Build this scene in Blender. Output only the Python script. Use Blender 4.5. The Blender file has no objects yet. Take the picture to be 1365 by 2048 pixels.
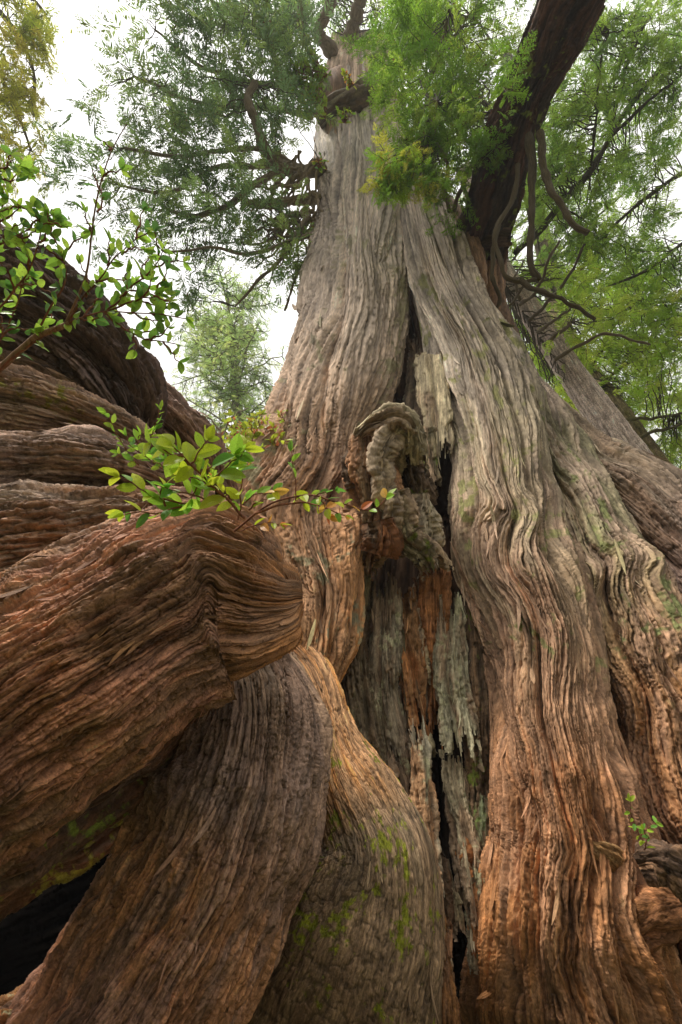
import bpy, math, random
import numpy as np

# ------------------------------------------------------------------ camera, sky, sun, exposure
SC = bpy.context.scene
F, CX, CY = 910.0, 682.5, 1024.0            # 16 mm lens on an upright 24 x 36 frame
PITCH = math.radians(41.6)
CAM = np.array([0.0, 0.0, 1.7])
RT = np.array([1.0, 0.0, 0.0])
FW = np.array([0.0, math.cos(PITCH), math.sin(PITCH)])
UP = np.array([0.0, -math.sin(PITCH), math.cos(PITCH)])
cd = bpy.data.cameras.new('camera'); cam = bpy.data.objects.new('camera', cd)
SC.collection.objects.link(cam); SC.camera = cam
cam.location = CAM; cam.rotation_euler = (math.pi/2 + PITCH, 0, 0)
cd.sensor_fit = 'VERTICAL'; cd.sensor_height = 36; cd.sensor_width = 24; cd.lens = 16
cd.clip_start = 0.02; cd.clip_end = 2000

SUN_EL, SUN_AZ = math.radians(60), math.radians(236)     # azimuth clockwise from +Y; sun high behind the left shoulder
W = bpy.data.worlds.new('World'); SC.world = W; W.use_nodes = True
nt = W.node_tree; nt.nodes.clear()
wo = nt.nodes.new('ShaderNodeOutputWorld'); bg = nt.nodes.new('ShaderNodeBackground')
sky = nt.nodes.new('ShaderNodeTexSky'); sky.sky_type = 'NISHITA'; sky.sun_disc = False
sky.sun_elevation = SUN_EL; sky.sun_rotation = SUN_AZ
sky.air_density = 1.0; sky.dust_density = 4.0; sky.ozone_density = 1.0
hs = nt.nodes.new('ShaderNodeHueSaturation'); hs.inputs['Saturation'].default_value = 0.05
mx = nt.nodes.new('ShaderNodeMix'); mx.data_type = 'RGBA'; mx.inputs[0].default_value = 0.75
mx.inputs[7].default_value = (8.6, 8.4, 8.1, 1)          # an even veil of cloud
nt.links.new(sky.outputs[0], hs.inputs['Color']); nt.links.new(hs.outputs[0], mx.inputs[6])
tc = nt.nodes.new('ShaderNodeTexCoord'); sx = nt.nodes.new('ShaderNodeSeparateXYZ')       # overcast sky: brightest overhead
mr = nt.nodes.new('ShaderNodeMapRange'); mr.inputs[1].default_value = 0; mr.inputs[2].default_value = 1
mr.inputs[3].default_value = .12; mr.inputs[4].default_value = 1.15
sc_ = nt.nodes.new('ShaderNodeVectorMath'); sc_.operation = 'SCALE'
nt.links.new(tc.outputs['Generated'], sx.inputs[0]); nt.links.new(sx.outputs[2], mr.inputs[0])
nt.links.new(mx.outputs[2], sc_.inputs[0]); nt.links.new(mr.outputs[0], sc_.inputs['Scale']); nt.links.new(sc_.outputs[0], bg.inputs[0]); nt.links.new(bg.outputs[0], wo.inputs[0])
bg.inputs[1].default_value = 0.11
sl = bpy.data.lights.new('sun', 'SUN'); sun = bpy.data.objects.new('sun', sl); SC.collection.objects.link(sun)
sl.energy = 2.0; sl.angle = math.radians(16); sl.color = (1.0, 0.93, 0.82)
from mathutils import Vector
sd = Vector((math.sin(SUN_AZ)*math.cos(SUN_EL), math.cos(SUN_AZ)*math.cos(SUN_EL), math.sin(SUN_EL)))
sun.rotation_euler = sd.to_track_quat('Z', 'Y').to_euler(); sun.location = (0, -5, 30)
SC.view_settings.view_transform = 'Standard'; SC.view_settings.look = 'None'
SC.view_settings.exposure = 1.0; SC.view_settings.gamma = 1
SC.cycles.max_bounces = 6; SC.cycles.diffuse_bounces = 4; SC.cycles.transmission_bounces = 4; SC.cycles.transparent_max_bounces = 8

# ------------------------------------------------------------------ helpers
def P(x, y, z):
    """a sight-line of the photograph followed out to depth z metres"""
    x = np.asarray(x, float); y = np.asarray(y, float); z = np.asarray(z, float)
    return CAM + z[..., None]*((x-CX)/F)[..., None]*RT + z[..., None]*((CY-y)/F)[..., None]*UP + z[..., None]*FW

def hash2(ix, iy, seed):
    h = (ix.astype(np.int64)*374761393 + iy.astype(np.int64)*668265263 + seed*974711 + 12345) & 0xffffffff
    h = ((h ^ (h >> 13))*1274126177) & 0xffffffff
    h = ((h ^ (h >> 16))*2246822519) & 0xffffffff
    return (h ^ (h >> 15)) & 0xffffffff
def rnd2(ix, iy, seed): return hash2(ix, iy, seed)/4294967296.0
def perlin(x, y, seed=0):
    x, y = np.broadcast_arrays(np.asarray(x, float), np.asarray(y, float))
    ix = np.floor(x); iy = np.floor(y); fx = x-ix; fy = y-iy
    u = fx*fx*fx*(fx*(fx*6-15)+10); v = fy*fy*fy*(fy*(fy*6-15)+10)
    def g(dx, dy):
        a = rnd2(ix+dx, iy+dy, seed)*2*np.pi
        return np.cos(a)*(fx-dx) + np.sin(a)*(fy-dy)
    a = g(0, 0); b = g(1, 0); c = g(0, 1); d = g(1, 1)
    return (a+(b-a)*u + ((c+(d-c)*u)-(a+(b-a)*u))*v)*1.5
def worley(x, y, seed=0, jit=0.9):
    ix = np.floor(x); iy = np.floor(y)
    f1 = np.full(x.shape, 9.0); f2 = f1.copy(); rid = np.zeros(x.shape); ly = np.zeros(x.shape); lx = np.zeros(x.shape)
    for dx in (-1, 0, 1):
        for dy in (-1, 0, 1):
            cx = ix+dx; cy = iy+dy
            px = cx+.5+jit*(rnd2(cx, cy, seed)-.5); py = cy+.5+jit*(rnd2(cx, cy, seed+7)-.5)
            ddx = x-px; ddy = y-py; d = np.sqrt(ddx*ddx+ddy*ddy)
            m = d < f1
            f2 = np.where(m, f1, np.minimum(f2, d))
            rid = np.where(m, rnd2(cx, cy, seed+13), rid); ly = np.where(m, ddy, ly); lx = np.where(m, ddx, lx)
            f1 = np.where(m, d, f1)
    return f1, f2, rid, lx, ly
def unit_(v): return v/(np.linalg.norm(v, axis=-1, keepdims=True)+1e-9)
def sstep(a, b, x):
    t = np.clip((x-a)/(b-a), 0, 1); return t*t*(3-2*t)
def spline(K, n, col=None):
    """Catmull-Rom through the rows of K, sampled evenly along the drawn length of its first two columns"""
    K = np.asarray(K, float)
    Q = np.vstack([2*K[0]-K[1], K, 2*K[-1]-K[-2]])
    out = []
    for i in range(len(K)-1):
        t = np.linspace(0, 1, 24, endpoint=False)[:, None]
        p0, p1, p2, p3 = Q[i:i+4]
        out.append(.5*((2*p1)+(-p0+p2)*t+(2*p0-5*p1+4*p2-p3)*t**2+(-p0+3*p1-3*p2+p3)*t**3))
    out = np.vstack(out+[K[-1:]])
    d = np.r_[0, np.cumsum(np.linalg.norm(np.diff(out[:, :2], axis=0), axis=1))]
    q = np.linspace(0, d[-1], n)
    return np.stack([np.interp(q, d, out[:, k]) for k in range(out.shape[1])], 1), d[-1]

def make_mesh(name, co, faces, mat, parent=None, uv=None, colr=None, smooth=True):
    me = bpy.data.meshes.new(name)
    k = faces.shape[1]; nf = len(faces)
    me.vertices.add(len(co)); me.vertices.foreach_set('co', np.ascontiguousarray(co, dtype=np.float32).ravel())
    me.loops.add(nf*k); me.loops.foreach_set('vertex_index', np.ascontiguousarray(faces, dtype=np.int32).ravel())
    me.polygons.add(nf); me.polygons.foreach_set('loop_start', np.arange(0, nf*k, k, dtype=np.int32))
    try: me.polygons.foreach_set('loop_total', np.full(nf, k, dtype=np.int32))
    except Exception: pass
    me.update(calc_edges=True)
    me.polygons.foreach_set('use_smooth', np.full(nf, smooth))
    if uv is not None:
        l = me.uv_layers.new(name='grain'); l.data.foreach_set('uv', np.ascontiguousarray(uv[faces.ravel()], dtype=np.float32).ravel())
    if colr is not None:
        a = me.color_attributes.new('tint', 'FLOAT_COLOR', 'POINT')
        c4 = np.ones((len(co), 4), np.float32); c4[:, :3] = colr
        a.data.foreach_set('color', c4.ravel())
    me.validate(); me.materials.append(mat)
    o = bpy.data.objects.new(name, me); SC.collection.objects.link(o)
    if parent is not None: o.parent = parent
    return o
def thing(name, label, cat, loc=(0, 0, 0), group=None):
    o = bpy.data.objects.new(name, None); SC.collection.objects.link(o)
    o.empty_display_size = .2
    o['label'] = label; o['category'] = cat
    if group: o['group'] = group
    return o
def N(nt, t, **kw):
    n = nt.nodes.new(t)
    for k, v in kw.items(): setattr(n, k, v)
    return n
def principled(name):
    m = bpy.data.materials.new(name); m.use_nodes = True
    nt = m.node_tree; b = nt.nodes['Principled BSDF']
    return m, nt, b

# ------------------------------------------------------------------ materials
def bark_material(name, fine=(4.5, .5), bump=1, rough=.8, contrast=.6):
    m, nt, b = principled(name); L = nt.links.new
    at = N(nt, 'ShaderNodeAttribute', attribute_name='tint')
    uv = N(nt, 'ShaderNodeUVMap', uv_map='grain')
    mp = N(nt, 'ShaderNodeMapping'); mp.inputs['Scale'].default_value = (fine[0], fine[1], 1)
    no = N(nt, 'ShaderNodeTexNoise'); no.inputs['Scale'].default_value = 1.0; no.inputs['Detail'].default_value = 6; no.inputs['Roughness'].default_value = .65
    mp2 = N(nt, 'ShaderNodeMapping'); mp2.inputs['Scale'].default_value = (fine[0]*2.5, fine[1]*5, 1)
    n2 = N(nt, 'ShaderNodeTexNoise'); n2.inputs['Scale'].default_value = 1.0; n2.inputs['Detail'].default_value = 4
    L(uv.outputs[0], mp.inputs[0]); L(mp.outputs[0], no.inputs['Vector'])
    L(uv.outputs[0], mp2.inputs[0]); L(mp2.outputs[0], n2.inputs['Vector'])
    ad = N(nt, 'ShaderNodeMath', operation='MULTIPLY_ADD'); ad.inputs[1].default_value = .4
    L(n2.outputs[0], ad.inputs[0]); L(no.outputs[0], ad.inputs[2])
    mr = N(nt, 'ShaderNodeMapRange'); mr.inputs[1].default_value = .45; mr.inputs[2].default_value = .95
    mr.inputs[3].default_value = 1-contrast; mr.inputs[4].default_value = 1+contrast
    L(ad.outputs[0], mr.inputs[0])
    vm = N(nt, 'ShaderNodeVectorMath', operation='SCALE')
    L(at.outputs['Color'], vm.inputs[0]); L(mr.outputs[0], vm.inputs['Scale'])
    L(vm.outputs[0], b.inputs['Base Color'])
    bp = N(nt, 'ShaderNodeBump'); bp.inputs['Strength'].default_value = bump; bp.inputs['Distance'].default_value = .012
    L(ad.outputs[0], bp.inputs['Height']); L(bp.outputs[0], b.inputs['Normal'])
    b.inputs['Roughness'].default_value = rough; b.inputs['Specular IOR Level'].default_value = .25
    return m
M_BARK = bark_material('fibrous_bark')
M_WET = bark_material('damp_flaking_bark', fine=(4, .6), bump=1, rough=.6, contrast=.6)
M_SPECK = bark_material('speckled_bark', fine=(2.2, 2.2), bump=.8, rough=.85, contrast=.85)
M_SHADE = bark_material('hollow_shade', contrast=.3, rough=1.0); M_SHADE.node_tree.nodes['Principled BSDF'].inputs['Specular IOR Level'].default_value = 0  # glossless, for surfaces blackened to stand in for shade in the hollows
M_WOOD = bark_material('weathered_dead_wood', fine=(5, .35), bump=1, rough=.85, contrast=.6)
def leaf_material(name, transl=.45, rough=.5, spots=130):
    m, nt, b = principled(name); L = nt.links.new
    at = N(nt, 'ShaderNodeAttribute', attribute_name='tint')
    no = N(nt, 'ShaderNodeTexNoise'); no.inputs['Scale'].default_value = 60
    mr = N(nt, 'ShaderNodeMapRange'); mr.inputs[3].default_value = .8; mr.inputs[4].default_value = 1.2
    L(no.outputs[0], mr.inputs[0])
    sp = N(nt, 'ShaderNodeTexNoise'); sp.inputs['Scale'].default_value = spots; sp.inputs['Detail'].default_value = 1
    sr = N(nt, 'ShaderNodeMapRange'); sr.inputs[1].default_value = .66; sr.inputs[2].default_value = .7
    L(sp.outputs[0], sr.inputs[0])
    sm = N(nt, 'ShaderNodeMix'); sm.data_type = 'RGBA'; sm.inputs[7].default_value = (.16, .08, .03, 1)
    vm = N(nt, 'ShaderNodeVectorMath', operation='SCALE'); L(at.outputs['Color'], vm.inputs[0]); L(mr.outputs[0], vm.inputs['Scale'])
    L(sr.outputs[0], sm.inputs[0]); L(vm.outputs[0], sm.inputs[6])
    L(sm.outputs[2], b.inputs['Base Color']); b.inputs['Roughness'].default_value = rough
    b.inputs['Specular IOR Level'].default_value = .3
    tr = N(nt, 'ShaderNodeBsdfTranslucent'); L(sm.outputs[2], tr.inputs[0])
    ms = N(nt, 'ShaderNodeMixShader'); ms.inputs[0].default_value = transl
    L(b.outputs[0], ms.inputs[1]); L(tr.outputs[0], ms.inputs[2])
    L(ms.outputs[0], nt.nodes['Material Output'].inputs[0])
    return m
M_LEAF = leaf_material('shrub_leaf', .5, .38)
M_NEEDLE = leaf_material('cedar_spray', .55, .6)

# ------------------------------------------------------------------ bark-covered limbs
GREY = (.40, .325, .268); PALE = (.53, .435, .365); TAN = (.36, .25, .17); RED = (.30, .145, .075); ORANGE = (.50, .25, .11)
DARK = (.13, .085, .06); BROWN = (.22, .135, .085); MOSS = (.16, .19, .05); GREEN = (.255, .225, .145); LICH = (.36, .34, .22); BLACK = (.02, .016, .012)

TUFTS = []
def lobe(name, K, parent=None, mat=None, sp=12, ratio=1.0, amp=.42, st=1., fl=.3, pl=0., lump=1.0, flute=1.0,
         colA=None, colB=None, moss=0., mosscol=MOSS, ground=False, seed=1, res=1.15, jag=None, wav=1., twist=0., crev=.82, lf=1.,
         back=True, label=None, shred=0, kinks=(), tufts=0):
    """K rows: x, y, half-width (photo pixels), depth of the front surface in metres.  colA / colB: lists of (fraction, rgb)."""
    K = np.asarray(K, float)
    L0 = np.sum(np.linalg.norm(np.diff(K[:, :2], axis=0), axis=1))
    nr = max(24, int(L0/2/res))
    S, Lp = spline(K, nr)
    S[:, 2] = np.maximum(S[:, 2], .6)
    x, y, r, zf = S.T
    zc = zf/(1-np.minimum(ratio*r/F, .45))
    C = P(x, y, zc); a = r/F*zc; b = a*ratio
    tpx = np.linspace(0, Lp, nr)
    spm = sp*zc/F                                   # ridge spacing in metres
    frac = tpx/Lp
    if ground:                                      # carry the root on down into the ground
        d0 = C[-1]-C[-12]; d0 /= max(np.linalg.norm(d0), 1e-6)
        drop = min((C[-1, 2]+.3)/max(-d0[2], .35), 3.5)
        n2 = int(np.clip(drop/(zc[-1]/F*2*res), 40, 260)); q = np.linspace(0, 1, n2+1)[1:]
        C = np.vstack([C, C[-1]+np.outer(q*drop, d0)]); a = np.r_[a, a[-1]*(1+.1*q)]; b = np.r_[b, b[-1]*(1+.1*q)]
        spm = np.r_[spm, np.full(n2, spm[-1])]; tpx = np.r_[tpx, tpx[-1]+q*drop/spm[-1]*sp]
        r = np.r_[r, np.full(n2, r[-1])]; frac = np.r_[frac, np.full(n2, 1.)]; nr += n2
    T = np.gradient(C, axis=0); T /= np.linalg.norm(T, axis=1)[:, None]+1e-9
    V = C-CAM; V /= np.linalg.norm(V, axis=1)[:, None]
    side = np.cross(T, V); side /= np.linalg.norm(side, axis=1)[:, None]+1e-9
    # keep the frame continuous
    for i in range(1, nr):
        if side[i] @ side[i-1] < 0: side[i] = -side[i]
    sg = np.sign(np.sum(np.cross(side, T)*-V, 1)); dep = -V
    rm = np.percentile(r, 90)/2
    nf = int(np.clip(np.pi*rm*1.25/res, 14, 520)); nb = max(8, nf//3)
    ff = np.linspace(-1.9, 1.9, nf)
    fb = np.linspace(1.9, 2*np.pi-1.9, nb+2)[1:-1]
    ph = np.r_[ff, fb]; na = len(ph)
    phs = np.where(ph > np.pi, ph-2*np.pi, ph)
    rr = np.sqrt(r*np.percentile(r, 70))
    s = phs[None, :]*rr[:, None]/sp; t = (tpx/sp)[:, None]*np.ones(na)[None, :]
    s0, t0 = s, t
    sw = s + twist*t + wav*(1.3*perlin(s*.09, t*.06, seed)+.26*perlin(s*.4, t*.17, seed+1)+.12*perlin(s*1.6, t*.7, seed+47))
    kb = np.zeros_like(s)
    for kf, kw_, ka in kinks:
        e_ = np.exp(-((frac[:, None]-kf+.03*perlin(s*.12, t*0+kf*9, seed+50))/kw_)**2); sw = sw+ka*e_; kb = kb+.25*abs(ka)*e_
    aa = np.abs(perlin(sw*.85, t*.032, seed+2)); h1 = 1-np.exp(-aa/.10)
    bb = np.abs(perlin(sw*2.0+31, t*.07, seed+3)); h2 = 1-np.exp(-bb/.13)
    h3 = 1-np.exp(-np.abs(perlin(sw*4.1+11, t*.13, seed+46))/.14)
    c1 = perlin(sw*4.5, t*.25, seed+4)+.8*(np.abs(perlin(sw*8, t*.25, seed+40))-.3)
    f1, f2, rid, lx, ly = worley(sw*.55+.2*perlin(s, t*.4, seed+8), t*.065+.1*perlin(s*.8, t*.3, seed+9), seed+5)
    hf = rid*.8 + .5*ly + .35*sstep(0, .25, f2-f1)
    k1, k2, rid3, lx3, ly3 = worley(sw*1.3+.25*perlin(s*2, t, seed+41), t*.11+.2*perlin(s*2, t*.8, seed+42), seed+43)
    h = st*(.72*h1+.42*h2+.2*h3) + fl*(hf-.3) + (.04+.55*fl)*(.6*rid3+.45*ly3) + .16*c1
    g1, g2, rid2 = worley(sw*.5+.25*perlin(s*1.1, t*.9, seed+10), t*.24+.25*perlin(s, t, seed+11), seed+6)[:3]
    if pl > 0: h = h + pl*(sstep(.02, .3, g2-g1)*.9+.5*rid2)
    crk = sstep(.0, .07, np.abs(perlin(sw*.33, t*.32, seed+12))); h = h-.3*fl*(1-crk)
    fv = np.abs(perlin(sw*.16+5, t*.018, seed+13)); hv = np.clip(fv*3, 0, 1)**.55
    big = lump*(1.2*perlin(s*.09*lf, t*.05*lf, seed+14)+.5*perlin(s*.25*lf, t*.13*lf, seed+15)) + flute*1.9*(hv-.8)
    disp = (amp*(h-.75)*2.1 + big + kb)*spm[:, None]
    # keep thin pieces from turning inside out
    disp = np.maximum(disp, -.6*np.minimum(a, b)[:, None])
    cs, sn = np.cos(ph), np.sin(ph)
    pos = C[:, None, :] + (a[:, None]*sn)[:, :, None]*side[:, None, :] + (b[:, None]*cs)[:, :, None]*dep[:, None, :]
    nrm = (sn[None, :]/a[:, None])[:, :, None]*side[:, None, :] + (cs[None, :]/b[:, None])[:, :, None]*dep[:, None, :]
    nrm /= np.linalg.norm(nrm, axis=2)[:, :, None]
    pos = pos + nrm*disp[:, :, None]
    # colour: variation along and across the grain, then shade in the grooves
    def ramp(stops):
        fr = [q[0] for q in stops]
        return np.stack([np.interp(frac, fr, [q[1][k] for q in stops]) for k in range(3)], 1)[:, None, :]
    A = ramp(colA if isinstance(colA, list) else [(0, colA or TAN)])
    B = ramp(colB if isinstance(colB, list) else [(0, colB or RED)])
    mixn = sstep(-.35, .45, perlin(sw*.3, t*.06, seed+20)+.5*perlin(sw*1.2, t*.15, seed+21)+.9*(rid-.5)*(fl+pl > 0)+.5*perlin(s*.07, t*.03, seed+49))
    col = A*(1-mixn[..., None]) + B*mixn[..., None]
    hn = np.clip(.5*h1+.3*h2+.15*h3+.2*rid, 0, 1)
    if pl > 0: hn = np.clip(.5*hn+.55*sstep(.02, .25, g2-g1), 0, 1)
    col = col*(1-crev*(1-hn[..., None]))*(1+.0*c1[..., None])  # grooves darkened in the tint itself, standing in for their shade
    stx = perlin(sw*2.6, t*.07, seed+44)+.8*perlin(sw*6, t*.2, seed+45)+.5*perlin(sw*5, t*1.6, seed+48)
    col = col*(1+.45*stx[..., None])*(1+.35*(rid3[..., None]-.5))
    col = col*(1+.35*(rid[..., None]-.5)) * (1+.25*perlin(s*.5, t*.35, seed+25)[..., None])
    if not np.isscalar(moss): moss = np.interp(frac, [q[0] for q in moss], [q[1] for q in moss])[:, None]
    if np.max(moss) > 0:
        mm = perlin(s*.22, t*.13, seed+22)+.7*perlin(s*.9, t*.6, seed+23)+.35*perlin(s*3, t*2.2, seed+24)
        mk = sstep(.55-moss, .95-moss, mm+.25*(1-hn))[..., None]*(moss > 0 if np.isscalar(moss) else sstep(0, .05, moss)[..., None])
        col = col*(1-mk)+np.array(mosscol)*(.7+.6*rid[..., None])*mk
    if tufts:                                        # small cushions of moss standing on the damp patches
        q = np.random.RandomState(seed+55); ci = np.argwhere((mk[..., 0] > .45)[:, :nf]); ci = ci[q.randint(0, len(ci), tufts)]
        TUFTS.append((parent, pos[ci[:, 0], ci[:, 1]], nrm[ci[:, 0], ci[:, 1]], spm[ci[:, 0]], np.array(mosscol)))
    co = pos.reshape(-1, 3)
    i = np.arange(nr-1)[:, None]*na; j = np.arange(na)[None, :]; j2 = (j+1) % na
    fc = np.stack([i+j, i+j2, i+na+j2, i+na+j], -1)
    if sg[nr//2] < 0: fc = fc[..., ::-1]
    keep = np.ones((nr-1, na), bool)
    if jag is not None:                              # splintered ends: fibres break off at different lengths
        e = .5+.5*np.clip(perlin(s*.9, t*0+3.3, seed+30)*1.1+.7*perlin(s*2.6, t*0+1.3, seed+31), -1, 1)
        k0 = frac[:, None] > e*jag[0]; k1 = frac[:, None] < 1-e*jag[1]
        keep = (k0 & k1)[:-1, :]
    fc = fc[keep].reshape(-1, 4)
    UV = np.stack([sw, t], -1).reshape(-1, 2)
    lum = (col@np.array([.3, .55, .15]))[..., None]; col = (lum+(col-lum)*1.18)*1.2
    col = np.clip(col, .002, .8).reshape(-1, 3)
    if r[0] > 3 and jag is None or r[-1] > 3 and jag is None:   # close the ends
        cap = []
        n0 = len(co)
        co = np.vstack([co, co[:na].mean(0), co[(nr-1)*na:nr*na].mean(0)])
        UV = np.vstack([UV, UV[0], UV[-1]]); col = np.vstack([col, col[0], col[-1]])
        jj = np.arange(na)
        e0 = np.stack([jj, np.full(na, n0), np.full(na, n0), (jj+1) % na], 1)
        # quads with a doubled corner are invalid: use pairs of neighbours instead
        ev = np.arange(0, na-1, 2)
        e0 = np.stack([ev, np.full(len(ev), n0), (ev+2) % na, ev+1], 1)
        bs = (nr-1)*na
        e1 = np.stack([bs+ev, bs+ev+1, bs+(ev+2) % na, np.full(len(ev), n0+1)], 1)
        fc = np.vstack([fc, e0, e1])
    shred = int(shred*.4)
    if shred:                                        # loose strips of bark lifting off along the grain
        q = np.random.RandomState(seed+99); n = int(shred); ii = q.randint(6, nr-12, n); jx = q.randint(6, nf-6, n)
        Pg = pos; tt = unit_(np.stack([Pg[np.minimum(i_+6, nr-1), j_]-Pg[i_, j_] for i_, j_ in zip(ii, jx)]))
        nn = nrm[ii, jx]; xx = np.cross(tt, nn); o0 = Pg[ii, jx]; sm = spm[ii]
        ln = sm*q.uniform(1.2, 5, n); wd = sm*q.uniform(.10, .32, n); lift = ln*q.uniform(.02, .16, n); sw_ = q.uniform(-.25, .25, n)
        sv = []
        for u in (0, .25, .5, .75, 1.):
            c_ = o0+tt*(ln*(u-.3))[:, None]+nn*(sm*.12+lift*(u-.15)**2*1.4)[:, None]+xx*(ln*sw_*u*u)[:, None]
            w_ = wd*(.35+1.3*u*(1-u)*2)*(1 if u < 1 else .3)
            sv += [c_-xx*w_[:, None], c_+xx*w_[:, None]+nn*(w_*.5)[:, None]]
        sv = np.stack(sv, 1); b0 = len(co)
        sf = np.array([[0, 1, 3, 2], [2, 3, 5, 4], [4, 5, 7, 6], [6, 7, 9, 8]])
        sc = col[(ii*na+jx)][:, None]*q.uniform(.7, 1.7, (n, 1, 1))*np.ones((1, 10, 1))+.01
        su = UV[(ii*na+jx)][:, None]+np.stack([np.tile([0, .3], 5), np.repeat(np.linspace(0, 3, 5), 2)], 1)[None]
        co = np.vstack([co, sv.reshape(-1, 3)]); col = np.vstack([col, np.clip(sc, 0, .8).reshape(-1, 3)]); UV = np.vstack([UV, su.reshape(-1, 2)])
        fc = np.vstack([fc, (sf[None]+(np.arange(n)*10)[:, None, None]+b0).reshape(-1, 4)])
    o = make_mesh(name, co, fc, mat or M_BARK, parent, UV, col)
    if label: o['label'] = label
    return o
# ------------------------------------------------------------------ the ground
def ground():
    n = 160
    g = np.linspace(-1, 1, n); g = np.sign(g)*np.abs(g)**2.5*400
    X, Y = np.meshgrid(g, g)
    Z = .15*perlin(X*.3, Y*.3, 5)+.6*perlin(X*.05, Y*.05, 6)-.1
    co = np.stack([X, Y, Z], -1).reshape(-1, 3)
    i = np.arange(n-1)[:, None]*n; j = np.arange(n-1)[None, :]
    fc = np.stack([i+j, i+j+1, i+n+j+1, i+n+j], -1).reshape(-1, 4)
    m, nt, b = principled('forest_soil')
    no = N(nt, 'ShaderNodeTexNoise'); no.inputs['Scale'].default_value = 3; no.inputs['Detail'].default_value = 8
    cr = N(nt, 'ShaderNodeValToRGB'); cr.color_ramp.elements[0].color = (.03, .022, .012, 1); cr.color_ramp.elements[1].color = (.09, .10, .03, 1)
    tc = N(nt, 'ShaderNodeTexCoord'); nt.links.new(tc.outputs['Object'], no.inputs['Vector'])
    nt.links.new(no.outputs[0], cr.inputs[0]); nt.links.new(cr.outputs[0], b.inputs['Base Color']); b.inputs['Roughness'].default_value = .95
    o = make_mesh('ground', co, fc, m); o['kind'] = 'structure'
ground()

# ------------------------------------------------------------------ the giant cedar
CED = thing('giant_cedar', 'huge old cedar with ridged grey and reddish bark and a rotten hollow', 'tree')
up = [(0, GREY), (.35, PALE), (.5, (.46, .35, .27)), (.65, (.44, .30, .21)), (.85, (.44, .27, .17)), (1, (.54,.31,.17))]
up2 = [(0, (.30, .27, .23)), (.45, (.36, .29, .23)), (.7, (.36, .22, .14)), (1, (.40, .20, .09))]
# the stem: a heart that everything else leans on
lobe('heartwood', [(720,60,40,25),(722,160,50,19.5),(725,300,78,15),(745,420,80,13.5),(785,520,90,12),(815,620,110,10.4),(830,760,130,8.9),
     (840,900,150,7.6),(850,1050,155,6.4),(860,1250,165,5.6),(870,1450,165,4.9),(890,1700,170,4.25),(900,2048,200,3.6)], CED, M_SHADE, sp=13,
     colA=[(0, GREY), (.12, BROWN), (.2, DARK), (.5, (.03,.02,.015)), (1, (.012,.01,.008))], colB=[(0, GREY), (.15, BROWN), (.5, DARK), (.7, (.02,.015,.012)), (1, (.01, .008, .006))], seed=3, ground=True, flute=1.6, res=1.8)  # core tint runs to black downward: the cleft's shade put into colour
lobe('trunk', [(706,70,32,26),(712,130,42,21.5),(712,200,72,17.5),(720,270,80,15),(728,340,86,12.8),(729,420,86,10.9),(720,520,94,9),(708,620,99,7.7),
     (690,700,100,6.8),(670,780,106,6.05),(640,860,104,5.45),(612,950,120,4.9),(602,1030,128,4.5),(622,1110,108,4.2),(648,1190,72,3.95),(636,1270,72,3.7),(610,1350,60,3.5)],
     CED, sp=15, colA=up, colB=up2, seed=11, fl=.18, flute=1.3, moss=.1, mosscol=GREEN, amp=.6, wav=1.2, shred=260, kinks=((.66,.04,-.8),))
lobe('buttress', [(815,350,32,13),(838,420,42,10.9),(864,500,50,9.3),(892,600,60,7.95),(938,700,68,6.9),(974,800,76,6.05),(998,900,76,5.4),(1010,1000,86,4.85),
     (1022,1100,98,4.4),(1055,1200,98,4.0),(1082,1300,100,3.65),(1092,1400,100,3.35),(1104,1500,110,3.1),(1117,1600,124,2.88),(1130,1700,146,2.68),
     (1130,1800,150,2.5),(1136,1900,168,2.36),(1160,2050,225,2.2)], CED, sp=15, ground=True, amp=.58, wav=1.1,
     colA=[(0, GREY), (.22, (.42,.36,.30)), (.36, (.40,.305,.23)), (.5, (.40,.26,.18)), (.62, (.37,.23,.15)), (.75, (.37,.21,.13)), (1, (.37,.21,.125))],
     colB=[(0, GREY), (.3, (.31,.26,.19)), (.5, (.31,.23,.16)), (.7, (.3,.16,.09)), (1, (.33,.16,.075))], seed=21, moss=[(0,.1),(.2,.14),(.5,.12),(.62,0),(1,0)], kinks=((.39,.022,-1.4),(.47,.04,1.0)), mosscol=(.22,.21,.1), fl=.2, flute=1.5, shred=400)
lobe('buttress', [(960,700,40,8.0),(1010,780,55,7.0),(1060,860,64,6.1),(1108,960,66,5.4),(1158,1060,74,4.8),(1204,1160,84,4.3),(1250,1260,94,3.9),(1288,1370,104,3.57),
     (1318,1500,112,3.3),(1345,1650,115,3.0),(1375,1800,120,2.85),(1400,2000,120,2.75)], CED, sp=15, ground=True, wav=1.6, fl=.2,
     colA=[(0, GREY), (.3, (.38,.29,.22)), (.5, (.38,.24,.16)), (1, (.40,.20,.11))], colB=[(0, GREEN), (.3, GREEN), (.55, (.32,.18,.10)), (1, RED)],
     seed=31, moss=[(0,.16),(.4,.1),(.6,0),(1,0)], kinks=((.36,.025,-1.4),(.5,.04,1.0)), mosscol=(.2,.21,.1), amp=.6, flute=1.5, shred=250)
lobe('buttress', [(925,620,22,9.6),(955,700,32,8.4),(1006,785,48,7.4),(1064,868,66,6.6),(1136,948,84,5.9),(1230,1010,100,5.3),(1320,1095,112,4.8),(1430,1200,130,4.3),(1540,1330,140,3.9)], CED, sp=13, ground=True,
     colA=[(0, GREY), (.4, (.33,.27,.2)), (.7, (.25,.18,.15)), (1, (.24,.16,.13))], colB=[(0, GREEN), (.5, (.28,.2,.15)), (1, (.33,.19,.13))], seed=41, fl=.45, amp=.45, shred=200)
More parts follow.
